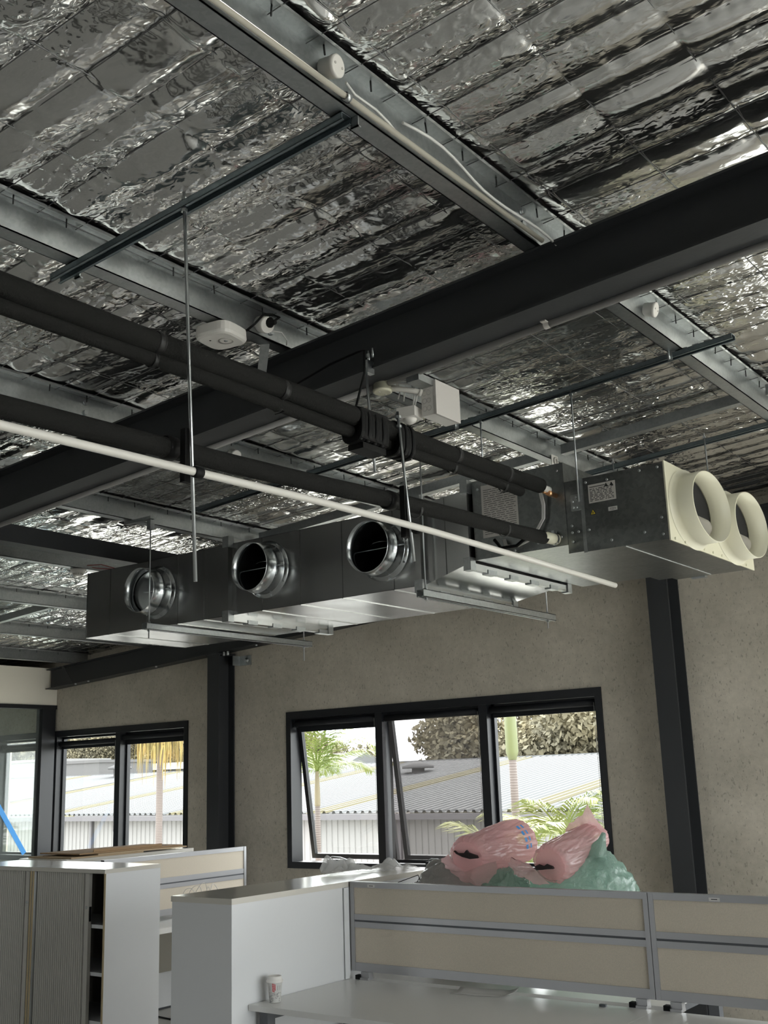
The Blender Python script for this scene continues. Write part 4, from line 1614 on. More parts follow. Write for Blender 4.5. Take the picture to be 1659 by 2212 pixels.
boxo('mounting_bracket', (-2.196, 3.11, 3.10), (-2.140, 3.30, 3.128), 'galv', gb)
b = BM()
tube(b, [(-2.30, 3.14, rz(-2.3) - .02), (-2.27, 3.155, rz(-2.3) - .022), (-2.22, 3.18, rz(-2.3) - .035), (-2.19, 3.20, 3.085)], .0105, 12)
lathe(b, (-2.20, 3.192, 3.088), (.5, .8, -.3), [(0, .014), (.012, .014)], 12, cap0=True, cap1=True)
obj('flexible_conduit', b, 'pvc', gb)
ps = thing('motion_sensor', 'small white square motion sensor with domed lens below the rafter', 'sensor', (-2.24, 3.22, 3.0))
b = BM()
bx(b, (-2.289, 3.167, 2.996), (-2.215, 3.241, 3.034), Matrix.Rotation(math.radians(10), 3, 'Z'))
bevel(b, .004)
obj('housing', b, 'white_plastic', ps)
b = BM()
lathe(b, (-2.252, 3.204, 2.996), (0, 0, -1), [(0, .026), (.004, .026), (.012, .022), (.018, .013), (.020, .004)], 18, cap1=True)
obj('lens', b, 'white_plastic', ps)
b = BM()
tube(b, [(-2.235, 3.21, 3.03), (-2.212, 3.20, 3.08), (-2.215, 3.18, 3.125), (-2.26, 3.15, 3.135), (-2.30, 3.14, 3.125)], .0035, 6)
tube(b, [(-2.243, 3.21, 3.03), (-2.220, 3.195, 3.08), (-2.222, 3.18, 3.12), (-2.27, 3.15, 3.128)], .0035, 6)
tube(b, [(-2.275, 3.2, 3.07), (-2.262, 3.19, 3.10), (-2.275, 3.17, 3.125), (-2.30, 3.15, 3.125)], .0035, 6)
tube(b, [(-2.30, 3.2, 3.085), (-2.28, 3.19, 3.115), (-2.275, 3.16, 3.13)], .0035, 6)
obj('cables', b, 'cable', ps)

# smoke detector with red wires on the left
w5 = -5.985 + .062
sd = thing('smoke_detector', 'round white smoke detector with red wires at the left', 'detector', (-5.97, 4.62, 3.07))
b = BM()
zt = zp(-5.96) - .001
lathe(b, (-5.955, 4.555, zt), (0, 0, -1), [(0, .052), (.012, .052), (.014, .045), (.024, .043), (.026, .032), (.040, .030), (.044, .022)], 24, cap0=True, cap1=True)
obj('body', b, 'white_plastic', sd)
b = BM()
for k in range(12):
    a = 2 * math.pi * k / 12
    bx(b, (-5.955 + .0305 * math.cos(a) - .004, 4.555 + .0305 * math.sin(a) - .004, zt - .038), (-5.955 + .0305 * math.cos(a) + .004, 4.555 + .0305 * math.sin(a) + .004, zt - .028))
obj('vents', b, 'grey_plastic', sd)
b = BM()
tube(b, [(-5.94, 4.54, zt + .02), (-5.90, 4.70, zt + .045), (-5.90, 4.95, zt + .02), (-5.86, 5.1, zt + .06)], .0028, 6)
tube(b, [(-5.94, 4.53, zt + .02), (-5.92, 4.68, zt + .02), (-5.90, 4.9, zt + .035), (-5.87, 5.0, zt + .02), (-5.86, 5.1, zt + .03)], .0028, 6)
obj('red_wires', b, 'red_cable', sd)


# ------------------------------------------------------------------ furniture
TOP = 1.183


def cabinet(name, label, x0, x1, y0, y1, group):
    t = thing(name, label, 'cabinet', ((x0 + x1) / 2, (y0 + y1) / 2, 0), group)
    boxo('top', (x0 - .004, y0 - .004, TOP - .026), (x1 + .004, y1 + .002, TOP), 'laminate_top', t, .0015)
    boxo('end_panel', (x0, y0, .02), (x1, y0 + .018, TOP - .0265), 'laminate', t)
    boxo('end_panel', (x0, y1 - .018, .02), (x1, y1, TOP - .0265), 'laminate', t)
    boxo('back_panel', (x1 - .016, y0 + .018, .02), (x1, y1 - .018, TOP - .0265), 'laminate', t)
    boxo('front_panel', (x0, y0 + .018, .02), (x0 + .016, y1 - .018, TOP - .0265), 'laminate', t)
    boxo('plinth', (x0 + .02, y0 + .02, 0), (x1 - .02, y1 - .02, .02), 'desk_leg', t)
    return t


cabinet('storage_cabinet', 'white storage cabinet with a grey end panel behind the coffee cup', -4.138, -3.744, 3.768, 4.578, 'white storage cabinets')
cabinet('storage_cabinet', 'white storage cabinet with clear plastic wrap on top, nearer the window', -4.138, -3.744, 4.583, 5.448, 'white storage cabinets')


def desk(label, x0, x1, y0, y1, legs):
    t = thing('desk', label, 'desk', ((x0 + x1) / 2, (y0 + y1) / 2, 0), 'office desks')
    b = BM()
    bx(b, (x0, y0, .695), (x1, y1, .72))
    bevel(b, .002, 1)
    obj('desktop', b, 'desk_top', t)
    for lx in legs:
        b = BM()
        bx(b, (lx, y0 + .04, 0), (lx + .05, y0 + .09, .655))
        l = obj('leg', b, 'desk_leg', t)
        b = BM()
        bx(b, (lx, y1 - .09, 0), (lx + .05, y1 - .04, .655))
        obj('leg', b, 'desk_leg', t)
        boxo('side_rail', (lx, y0 + .04, .655), (lx + .05, y1 - .04, .6945), 'desk_leg', t)
    boxo('long_rail', (legs[0] + .05, (y0 + y1) / 2 - .02, .655), (legs[1], (y0 + y1) / 2 + .02, .6945), 'desk_leg', t)
    return t


YS = 4.605          # screen plane
desk('pale grey desk with the coffee cup on its corner', -3.738, -2.093, 3.87, 4.592, (-3.71, -2.17))
desk('pale grey desk at the lower right beyond the seam', -2.090, -0.44, 3.87, 4.592, (-2.06, -0.52))
desk('pale grey desk behind the first screen, under the plastic bags', -3.735, -2.093, 4.665, 5.42, (-3.70, -2.17))


def screen_x(label, x0, x1, sticker):
    t = thing('desk_screen', label, 'desk screen', ((x0 + x1) / 2, YS + .015, .755), 'beige desk screens')
    y0, y1 = YS, YS + .030
    rails = (('top_rail', 1.155, TOP), ('middle_rail', 1.000, 1.027), ('middle_rail', .963, .9905), ('bottom_rail', .757, .797))
    for nme, za, zb in rails:
        b = BM()
        bx(b, (x0, y0, za), (x1, y1, zb))
        bevel(b, .002, 1)
        obj(nme, b, 'alu', t)
    boxo('rail_slot', (x0 + .02, y0 + .006, .9905), (x1 - .02, y1 - .006, 1.0), 'desk_leg', t)
    for xx in (x0, x1 - .022):
        boxo('end_post', (xx, y0 - .002, .757), (xx + .022, y1 + .002, TOP - .0005), 'alu', t)
    boxo('upper_fabric', (x0 + .022, y0 + .005, 1.027), (x1 - .022, y1 - .005, 1.155), 'fabric', t)
    boxo('lower_fabric', (x0 + .022, y0 + .005, .797), (x1 - .022, y1 - .005, .963), 'fabric', t)
    for xx in (x0 + .035, x1 - .115):
        b = BM()
        bx(b, (xx, y0 - .02, .7205), (xx + .08, y1 - .005, .731))
        bx(b, (xx + .03, y0 - .012, .731), (xx + .08, y1 - .008, .757))
        c = obj('clamp', b, 'alu', t)
        boxo('clamp_knob', (xx + .002, y0 - .022, .722), (xx + .03, y0 + .01, .742), 'rubber', c)
    for sx in sticker:
        s = boxo('sticker', (sx, y0 - .0012, 1.158), (sx + .046, y0 - .0001, 1.172), 'paper', t)
        b = BM()
        bx(b, (sx + .010, y0 - .0018, 1.164), (sx + .036, y0 - .0012, 1.167))
        obj('print', b, 'ink', s)
    return t


screen_x('beige fabric desk screen in front of the plastic bags', -3.728, -2.1015, (-3.615,))
screen_x('beige fabric desk screen at the right edge of the photo', -2.0985, -0.47, (-1.83,))
b = BM()
bx(b, (-3.737, 4.560, .722), (-3.733, 4.598, 1.155))
tag(obj('joining_strip', b, 'laminate'), 'thin white vertical strip between the cabinet and the first screen', 'trim')

# coffee cup
cup = thing('coffee_cup', 'white takeaway coffee cup with red lettering and black doodles and a grey-white lid', 'cup', (-3.668, 3.968, .7205))
b = BM()
cx, cy = -3.668, 3.968
lathe(b, (cx, cy, .7205), (0, 0, 1), [(.003, .022), (0, .0245), (.002, .0255), (.088, .0350), (.090, .0362), (.092, .0350)], 32, cap0=True)
obj('paper_body', b, 'paper', cup)
b = BM()
lathe(b, (cx, cy, .7205), (0, 0, 1), [(.086, .0372), (.090, .0385), (.094, .0378), (.096, .034), (.106, .0318), (.112, .031), (.112, .027), (.106, .024)], 32, cap1=True)
obj('lid', b, 'white_plastic', cup)


def on_cup(ang, h, w, dh, off=.0006):
    """small curved decal on the cup wall"""
    P = []
    for (da, dz) in ((-w, -dh), (w, -dh), (w, dh), (-w, dh)):
        z = h + dz
        r = .0255 + (.0350 - .0255) * z / .088 + off
        a = ang + da / r
        P.append((cx + r * math.cos(a), cy + r * math.sin(a), .7205 + z))
    return P


A0 = math.atan2(-cy, -cx)
b = BM()
for k, (da, h0, h1) in enumerate(((-.30, .050, .080), (-.13, .047, .081), (.04, .054, .080))):
    hh = h0
    while hh < h1:
        seg = rng.uniform(.004, .008)
        b.faces.new([b.verts.new(p) for p in on_cup(A0 + da, hh + seg / 2, .0019, seg / 2)])
        hh += seg + .0012
o = obj('red_lettering', b, 'red_ink', cup)
b = BM()
for k in range(46):
    a = A0 + rng.uniform(-1.1, 1.1)
    h = rng.uniform(.006, .046)
    if rng.random() < .5:
        q = on_cup(a, h, rng.uniform(.002, .005), .0005)
    else:
        q = on_cup(a, h, .0005, rng.uniform(.002, .006))
    b.faces.new([b.verts.new(p) for p in q])
for da in (.42, .75, -.8):
    b.faces.new([b.verts.new(p) for p in on_cup(A0 + da, .064, .0006, .010)])
o = obj('black_doodles', b, 'ink', cup)
o['kind'] = 'stuff'

# curled sheet of paper
nx, ny = 12, 4
V, Fq = [], []
for i in range(nx + 1):
    for j in range(ny + 1):
        u, v = i / nx, j / ny
        x = -3.065 + .30 * u
        y = 4.495 + .09 * v + .03 * u
        z = .7215 + .016 * max(0, (u - .80) / .2) ** 1.6 + .002 * math.sin(u * 7) ** 2 + .014 * max(0, (v - .6) / .4) ** 2
        V.append((x, y, z))
for i in range(nx):
    for j in range(ny):
        k = i * (ny + 1) + j
        Fq.append((k, k + ny + 1, k + ny + 2, k + 1))
o = rawmesh('paper_sheet', V, Fq, 'paper', None, True)
o.modifiers.new('thickness', 'SOLIDIFY').thickness = .0006
tag(o, 'curled white sheet of paper on the desk below the first screen', 'paper')
b = BM()
bx(b, (-2.335, 4.545, .7205), (-2.305, 4.560, .730))
bx(b, (-2.318, 4.54, .7205), (-2.308, 4.562, .728))
tag(obj('loose_bracket', b, 'desk_leg'), 'tiny dark metal bit lying on the desk under the screen', 'bracket')

# plastic wrap on the second cabinet
def crumple(L, W_, Hh, seed, nx=70, ny=36):
    gx, gy = np.meshgrid(np.linspace(0, 1, nx + 1), np.linspace(0, 1, ny + 1), indexing='ij')
    env = np.sin(np.pi * gy) ** .6 * (0.10 + .9 * np.exp(-((gx - .24) / .20) ** 2) + .40 * np.exp(-((gx - .72) / .12) ** 2))
    H = Hh * env * (.25 + 2.2 * np.abs(perlin(gx * 7 + 3, gy * 4 + 1, seed))) + .010 * np.abs(perlin(gx * 20, gy * 11, seed + 4))
    X = (gx - .5) * L + .03 * perlin(gx * 8, gy * 6, seed + 1)
    Y = (gy - .5) * W_ * (.55 + .6 * vnoise(gx * 4, gy * 0 + .5, seed + 2))
    P = np.stack([X, Y, .002 + H], -1)
    i = np.arange(nx)[:, None] * (ny + 1) + np.arange(ny)[None, :]
    Fq = np.stack([i, i + ny + 1, i + ny + 2, i + 1], -1).reshape(-1, 4)
    return P, Fq


P, Fq = crumple(.60, .20, .11, 61)
P = P.reshape(-1, 3)
ang = math.radians(62)
c_, s_ = math.cos(ang), math.sin(ang)
Q = P.copy()
Q[:, 0] = -4.03 + P[:, 0] * c_ - P[:, 1] * s_ + 0.0
Q[:, 1] = 5.13 + P[:, 0] * s_ + P[:, 1] * c_
Q[:, 2] = P[:, 2] + TOP
Q[:, 0] = np.clip(Q[:, 0], -4.135, -3.76)
o = rawmesh('plastic_wrap', Q, Fq, 'film_clear', None, False)
tag(o, 'crumpled clear plastic wrap lying on the cabinet below the window', 'plastic wrap')


# ------------------------------------------------------------------ plastic bags on the far desk
def bag(name, label, c, size, rot, seed, m, zmin=.7215, e=2.6, wr=.06, n=150, k=90, group='stuffed plastic bags'):
    th = np.linspace(0, 2 * np.pi, n, endpoint=False)
    ph = np.linspace(-np.pi / 2, np.pi / 2, k)
    T, Pp = np.meshgrid(th, ph, indexing='ij')
    pw_ = lambda v, q: np.sign(v) * np.abs(v) ** q
    q = 2 / e
    X = pw_(np.cos(Pp), q) * pw_(np.cos(T), q)
    Y = pw_(np.cos(Pp), q) * pw_(np.sin(T), q)
    Z = pw_(np.sin(Pp), q)
    cs, sn_ = np.cos(T) * np.cos(Pp), np.sin(T) * np.cos(Pp)
    zz = np.sin(Pp)
    def pn3(f, sd):
        return np.abs(perlin(cs * f + 31, zz * f + 17, sd)) + np.abs(perlin(sn_ * f + 11, zz * f * .8 + 5, sd + 50))
    d = 1.03 - wr * 1.6 * pn3(2.2, seed) - wr * 1.0 * pn3(5.5, seed + 1) - wr * .55 * pn3(13, seed + 2)
    P = np.stack([X * d * size[0], Y * d * size[1], Z * d * size[2]], -1).reshape(-1, 3)
    R = np.array(rot.to_3x3())
    P = P @ R.T + np.array(c)
    if zmin is not None:
        P[:, 2] = np.where(P[:, 2] < zmin, zmin, P[:, 2])
    F = []
    for i in range(n):
        for j in range(k - 1):
            F.append((i * k + j, ((i + 1) % n) * k + j, ((i + 1) % n) * k + j + 1, i * k + j + 1))
    t = thing(name, label, 'bag', (c[0], c[1], float(P[:, 2].min())), group)
    rawmesh('film', P, F, m, t, True)
    return t


E3 = lambda x, y, z: (Matrix.Rotation(z, 4, 'Z') @ Matrix.Rotation(y, 4, 'Y') @ Matrix.Rotation(x, 4, 'X'))
bg1 = bag('plastic_bag', 'pale grey bag with black framed print at the lower left of the pile', (-3.37, 5.06, 1.0), (.225, .24, .285), E3(0, 0, .2), 71, 'film_grey', wr=.05)
bg2 = bag('plastic_bag', 'large green plastic bag at the right of the pile', (-2.665, 5.10, 1.02), (.285, .27, .32), E3(0, .06, .3), 75, 'film_green', wr=.07, e=2.3)
bg3 = bag('plastic_bag', 'smaller green plastic bag between the grey bag and the large green one', (-3.03, 4.99, .985), (.125, .19, .265), E3(0, 0, .1), 79, 'film_green', wr=.07)
b = BM()
for q in range(6):
    a = q / 6 * 2 * math.pi
b.faces.new([b.verts.new(p) for p in ((-2.92, 4.78, 1.12), (-2.85, 4.775, 1.12), (-2.865, 4.79, 1.21), (-2.885, 4.80, 1.245))])
b.faces.new([b.verts.new(p) for p in ((-2.92, 4.78, 1.12), (-2.885, 4.80, 1.245), (-2.94, 4.83, 1.13))])
o = obj('loose_corner', b, 'film_green', bg3)
# knot of the big green bag
b = BM()
tube(b, [(-2.57, 5.06, 1.27), (-2.54, 5.055, 1.32), (-2.515, 5.05, 1.365), (-2.50, 5.045, 1.40)], [.075, .045, .020, .010], 14)
obj('tied_neck', b, 'film_green', bg2)
# print on the grey bag: black frame with lettering
def text_part(s, size, loc, rot, m, parent, depth=.0006):
    cu_ = bpy.data.curves.new('print', 'FONT')
    cu_.body = s
    cu_.size = size
    cu_.extrude = depth
    tmp = bpy.data.objects.new('tmp', cu_)
    COL.objects.link(tmp)
    dg = bpy.context.evaluated_depsgraph_get()
    me = bpy.data.meshes.new_from_object(tmp.evaluated_get(dg))
    bpy.data.objects.remove(tmp)
    me.materials.clear()
    me.materials.append(MAT[m])
    o = bpy.data.objects.new('print', me)
    COL.objects.link(o)
    o.parent = parent
    o.matrix_local = Matrix.Translation(Vector(loc) - Vector(parent['_w'])) @ rot
    return o


rotp = Matrix.Rotation(math.radians(28), 4, 'Z') @ Matrix.Rotation(math.radians(86), 4, 'X') @ Matrix.Rotation(math.radians(18), 4, 'Z')
text_part('Nutagg', .030, (-3.565, 4.845, 1.128), rotp, 'ink', bg1)
text_part('M', .055, (-3.560, 4.842, 1.078), rotp, 'ink', bg1)
b = BM()
Rm = rotp.to_3x3()
base = Vector((-3.570, 4.8425, 1.120))
for lo, hi in (((-.01, .045), (.105, .049)), ((.101, -.05), (.105, .047))):
    P4 = [base + Rm @ Vector(p) for p in ((lo[0], lo[1], 0), (hi[0], lo[1], 0), (hi[0], hi[1], 0), (lo[0], hi[1], 0))]
    b.faces.new([b.verts.new(p) for p in P4])
obj('print_frame', b, 'ink', bg1)


def roll_bag(label, p0, p1, r0, r1, seed, content):
    """pink film bag wrapped round a roll: open end near the viewer, twisted tail behind"""
    p0, p1 = Vector(p0), Vector(p1)
    ax = (p1 - p0).normalized()
    L = (p1 - p0).length
    a, b_ = frame_at(ax)
    n, k = 180, 70
    JJ, II = np.meshgrid(np.arange(k + 1) / k, np.arange(n) / n * 2 * np.pi, indexing='ij')
    ca_, sa_ = np.cos(II), np.sin(II)
    sd_ = int(seed * 10)
    WR = .05 - .16 * np.abs(perlin(ca_ * 1.8 + 9 + 1.1 * JJ, sa_ * 1.8 + JJ * 2.2 + 20, sd_)) - .10 * np.abs(perlin(ca_ * 4.2 + JJ * 2.5 + 40, sa_ * 4.2 + JJ * 1.5 + 7, sd_ + 1)) - .05 * np.abs(perlin(ca_ * 9 + JJ * 5 + 3, sa_ * 9 + JJ * 6, sd_ + 2))
    t = thing('plastic_bag', label, 'bag', (p0.x, p0.y, min(p0.z, p1.z) - r0), 'stuffed plastic bags')
    V, F = [], []
    for j in range(k + 1):
        u = j / k
        r = r0 + (r1 - r0) * u
        if u < .06: r *= .80 + .20 * math.sin(u / .06 * math.pi / 2)
        if u > .90: r *= max(.25, math.cos((u - .90) / .10 * math.pi / 2) * .75 + .25)
        for i in range(n):
            th = 2 * math.pi * i / n
            wr = float(WR[j, i])
            rr = r * (1 + wr)
            q = p0 + ax * (L * u) + rr * (math.cos(th) * a + .92 * math.sin(th) * b_)
            V.append(tuple(q))
    for j in range(k):
        for i in range(n):
            F.append((j * n + i, j * n + (i + 1) % n, (j + 1) * n + (i + 1) % n, (j + 1) * n + i))
    rawmesh('film', V, F, 'film_pink', t, True)
    # recessed end face of film
    b = BM()
    c0 = p0 + ax * .012
    ring = [b.verts.new(c0 + r0 * .80 * (math.cos(2 * math.pi * i / n) * a + .92 * math.sin(2 * math.pi * i / n) * b_)) for i in range(n)]
    cc = b.verts.new(c0 - ax * .006)
    for i in range(n):
        b.faces.new((ring[i], ring[(i + 1) % n], cc))
    obj('end_film', b, 'film_pink', t)
    # dark edge of what is inside
    b = BM()
    c1 = p0 - ax * .004 + b_ * (r0 * (.22 if content == 'slit' else -.12)) - a * (r0 * (0 if content == 'slit' else .25))
    if content == 'slit':
        poly = [(-.62, .12), (-.45, .02), (-.1, .02), (.05, .16), (.15, .05), (.55, -.06), (.6, -.16), (.2, -.2), (-.2, -.12), (-.5, .0)]
    else:
        poly = [(-.55, .05), (-.35, .12), (-.1, .05), (.1, .16), (.4, .06), (.45, -.04), (.1, -.06), (-.2, -.1), (-.5, -.12)]
    A = [b.verts.new(c1 + a * (u * r0) + b_ * (v * r0)) for u, v in poly]
    B2 = [b.verts.new(c1 + ax * .05 + a * (u * r0) + b_ * (v * r0)) for u, v in poly]
    b.faces.new(A)
    b.faces.new(list(reversed(B2)))
    for i in range(len(poly)):
        b.faces.new((A[i], A[(i + 1) % len(poly)], B2[(i + 1) % len(poly)], B2[i]))
    obj('dark_content', b, 'bag_content', t)
    return t


# pink bags (camera-right is roughly +x+y, so rolls run away from the viewer to the right)
pk1 = roll_bag('pink bag with a dark slit at its near end, left of the other pink bag', (-3.150, 4.82, 1.285), (-3.120, 5.32, 1.350), .118, .128, 1.0, 'slit')
pk2 = roll_bag('pink bag with a pointed tail sticking up, lying on the large green bag', (-2.672, 4.80, 1.268), (-2.640, 5.26, 1.378), .104, .085, 2.2, 'knot')


def flap(parent, pts, seed, name='loose_film', m='film_pink'):
    """creased film skirt through a fan of points: pts[0] is the root"""
    r = random.Random(seed)
    b = BM()
    root = b.verts.new(pts[0])
    vs = [b.verts.new(p) for p in pts[1:]]
    for i in range(len(vs) - 1):
        b.faces.new((root, vs[i], vs[i + 1]))
    bmesh.ops.subdivide_edges(b, edges=b.edges[:], cuts=3, use_grid_fill=True)
    for v in b.verts:
        v.co += Vector((r.uniform(-1, 1), r.uniform(-1, 1), r.uniform(-1, 1))) * .006
    bmesh.ops.triangulate(b, faces=b.faces[:])
    for f in b.faces: f.smooth = True
    return obj(name, b, m, parent)


flap(pk2, [(-2.64, 5.16, 1.38), (-2.755, 5.13, 1.40), (-2.735, 5.14, 1.445), (-2.70, 5.15, 1.462), (-2.665, 5.15, 1.478), (-2.627, 5.15, 1.530), (-2.60, 5.15, 1.475), (-2.565, 5.16, 1.43), (-2.537, 5.17, 1.392)], 3, 'film_tail')
flap(pk2, [(-2.72, 4.77, 1.245), (-2.80, 4.735, 1.30), (-2.842, 4.73, 1.305), (-2.848, 4.725, 1.27), (-2.815, 4.72, 1.232), (-2.77, 4.715, 1.215), (-2.70, 4.72, 1.19), (-2.64, 4.73, 1.185)], 4)
flap(pk1, [(-3.14, 4.78, 1.225), (-3.215, 4.75, 1.31), (-3.235, 4.73, 1.29), (-3.22, 4.72, 1.255), (-3.15, 4.70, 1.225), (-3.10, 4.70, 1.195), (-3.02, 4.70, 1.17), (-2.96, 4.71, 1.19), (-2.93, 4.74, 1.235), (-2.96, 4.79, 1.285)], 5)
b = BM()
p0_, p1_ = Vector((-3.150, 4.82, 1.285)), Vector((-3.120, 5.32, 1.350))
ax_ = (p1_ - p0_).normalized()
aa_, bb_ = frame_at(ax_)
to_cam = (Vector((0, 0, CAM_H)) - p1_)
th0 = math.atan2(to_cam.dot(bb_), to_cam.dot(aa_))
for q in range(4):
    for (du, w) in ((0, .010), (.035, .006)):
        th = th0 + .55 - q * .30
        pq = []
        for (s_, t_) in ((-1, -1), (1, -1), (1, 1), (-1, 1)):
            a2 = th + t_ * .09
            pq.append(p0_ + ax_ * (.36 + du + s_ * w) + .131 * (math.cos(a2) * aa_ + .92 * math.sin(a2) * bb_))
        b.faces.new([b.verts.new(p) for p in pq])
o = obj('blue_print', b, 'blue_tape', pk1)
o['kind'] = 'stuff'

# ------------------------------------------------------------------ tambour cabinets at the left
def tambour(label, x0, x1, door0, door1, lockz):
    y0, y1 = 4.775, 5.228
    t = thing('tambour_cabinet', label, 'cabinet', ((x0 + x1) / 2, 5.0, 0), 'tambour cabinets')
    boxo('top', (x0 - .002, y0 - .012, TOP - .026), (x1 + .002, y1, TOP), 'laminate_top', t, .0015)
    boxo('side_panel', (x1 - .018, y0, .02), (x1, y1, TOP - .0265), 'laminate', t)
    boxo('side_panel', (x0, y0, .02), (x0 + .018, y1, TOP - .0265), 'laminate', t)
    boxo('side_edge', (x1 - .018, y0 - .0012, .02), (x1, y0, TOP - .0265), 'wood_edge', t)
    boxo('side_edge', (x0, y0 - .0012, .02), (x0 + .018, y0, TOP - .0265), 'wood_edge', t)
    boxo('back_panel', (x0 + .018, y1 - .014, .02), (x1 - .018, y1, TOP - .0265), 'cab_inside', t)
    boxo('plinth', (x0 + .01, y0 + .02, 0), (x1 - .01, y1 - .01, .05), 'desk_leg', t)
    for z in (.26, .545, .83):
        boxo('shelf', (x0 + .0185, y0 + .03, z - .011), (x1 - .0185, y1 - .015, z + .011), 'laminate', t)
    # ribbed door
    b = BM()
    w = .0215
    n = int((door1 - door0) / w)
    for k in range(n):
        xx = door0 + k * w
        prism(b, [(xx + .001, y0 + .020), (xx + .0025, y0 + .0145), (xx + .006, y0 + .012), (xx + w - .006, y0 + .012), (xx + w - .0025, y0 + .0145), (xx + w - .001, y0 + .020)], 'z', .055, TOP - .03)
    d = obj('tambour_door', b, 'tambour', t)
    d['kind'] = 'stuff'
    b = BM()
    bx(b, (door0, y0 + .020, .055), (door0 + n * w, y0 + .023, TOP - .03))
    obj('door_backing', b, 'desk_leg', d)
    xs = door0 + n * w
    st = boxo('door_stile', (xs + .001, y0 + .002, .055), (xs + .046, y0 + .026, TOP - .03), 'tambour', t, .003)
    boxo('stile_groove', (xs + .0015, y0 + .0013, .056), (xs + .0045, y0 + .002, TOP - .031), 'rubber', st)
    b = BM()
    lathe(b, (xs + .026, y0 + .002, lockz), (0, -1, 0), [(0, .009), (.005, .009), (.006, .006)], 14, cap1=True)
    obj('lock', b, 'zinc', st)
    b = BM()
    bx(b, (xs + .047, y0 + .006, .86), (xs + .052, y0 + .02, .95))
    obj('finger_pull', b, 'rubber', st)
    return t


tambour('grey cabinet with a half open ribbed tambour door and dark shelves', -6.622, -5.860, -6.590, -6.055, .945)
tambour('grey cabinet with a closed ribbed tambour door at the left edge', -7.392, -6.630, -7.372, -6.690, .955)

# ------------------------------------------------------------------ far workstation
XS = -6.51
fs = thing('desk_screen', 'beige fabric desk screen seen end on between the cabinets and the column', 'desk screen', (XS, 6.0, .757), 'beige desk screens')
ya, yb = 5.27, 6.70
for nme, z0, z1 in (('top_rail', 1.158, 1.19), ('middle_rail', .985, 1.022), ('middle_rail', .945, .975), ('bottom_rail', .757, .80)):
    boxo(nme, (XS - .015, ya, z0), (XS + .015, yb, z1), 'alu', fs, .002)
boxo('rail_slot', (XS - .010, ya, .975), (XS + .010, yb, .985), 'desk_leg', fs)
for yy in (ya, yb - .025):
    boxo('end_post', (XS - .018, yy, .757), (XS + .018, yy + .025, 1.1895), 'alu', fs)
boxo('upper_fabric', (XS - .011, ya + .025, 1.022), (XS + .011, yb - .025, 1.158), 'fabric', fs)
boxo('lower_fabric', (XS - .011, ya + .025, .80), (XS + .011, yb - .025, .945), 'fabric', fs)
for yy in (5.4, 6.4):
    boxo('clamp', (XS - .03, yy, .7205), (XS + .03, yy + .06, .757), 'alu', fs)
t = thing('desk', 'white desk under the far beige screen', 'desk', (-6.5, 6.0, 0), 'office desks')
b = BM()
bx(b, (-6.86, 5.25, .685), (-6.17, 6.72, .72))
bevel(b, .002, 1)
obj('desktop', b, 'desk_top', t)
for xx in (-6.82, -6.26):
    for yy in (5.32, 6.60):
        boxo('leg', (xx, yy, 0), (xx + .05, yy + .05, .6845), 'desk_leg', t)
boxo('shade_panel', (-6.84, 5.38, .30), (-6.822, 6.59, .67), 'cab_inside', t)  # brown panel stands in for the shaded wall under the desk
b = BM()
for k in range(5):
    cxk = -6.30 + .02 * k
    cyk = 5.90 + .045 * k
    rr = .075 + .016 * (k % 3)
    pts = []
    for q in range(21):
        a = -2.2 + 4.4 * q / 20
        pts.append((cxk + .02 * math.sin(a * 2 + k), cyk + rr * math.sin(a) * .8, .80 + (rr + .075) * math.cos(a) * 1.0))
    for q in range(len(pts)):
        pts[q] = (pts[q][0], pts[q][1], max(.7235, pts[q][2]))
    tube(b, pts, .0022, 6)
tag(obj('wire_loops', b, 'grey_plastic'), 'springy loops of thin grey cable standing on the far white desk', 'cable')

# low cabinet with flattened cardboard behind the far screen
cabf = cabinet('storage_cabinet', 'low cabinet under the flattened cardboard boxes below the left window', -7.52, -6.95, 5.30, 6.55, 'white storage cabinets')
for i, (x0, y0, x1, y1, z0, m, lab) in enumerate(((-7.50, 5.36, -6.98, 6.05, 0, 'cardboard_light', 'lowest flattened cardboard sheet below the left window'),
                                                  (-7.45, 5.60, -6.97, 6.50, .011, 'cardboard_light', 'middle flattened cardboard sheet below the left window'),
                                                  (-7.48, 5.45, -7.00, 6.48, .022, 'cardboard', 'top brown flattened cardboard box below the left window'))):
    tq = thing('cardboard_sheet', lab, 'cardboard', ((x0 + x1) / 2, (y0 + y1) / 2, TOP + z0), 'flattened boxes')
    boxo('sheet', (x0, y0, TOP + z0 + .0005), (x1, y1, TOP + z0 + .010), m, tq)
    b = BM()
    bx(b, (x1 - .03, y0 + .15, TOP + z0 + .0105), (x1 - .024, y1 - .2, TOP + z0 + (.030 if i == 2 else .0108)))
    obj('folded_flap', b, m, tq)

# cable on the floor between the cabinets
b = BM()
tube(b, [(-7.2, 6.2, .006), (-6.9, 6.05, .007), (-6.6, 6.02, .006), (-6.3, 5.9, .008), (-5.7, 5.6, .006)], .006, 8)
tag(obj('floor_cable', b, 'rubber'), 'black cable lying on the floor between the cabinets', 'cable')


# ------------------------------------------------------------------ outside: ground, shed, palms, trees, houses
GZ = -3.6
struct(boxo('ground', (-190, -90, GZ - .3), (110, 160, GZ), 'ground'), 'yard and street level outside, one storey down')
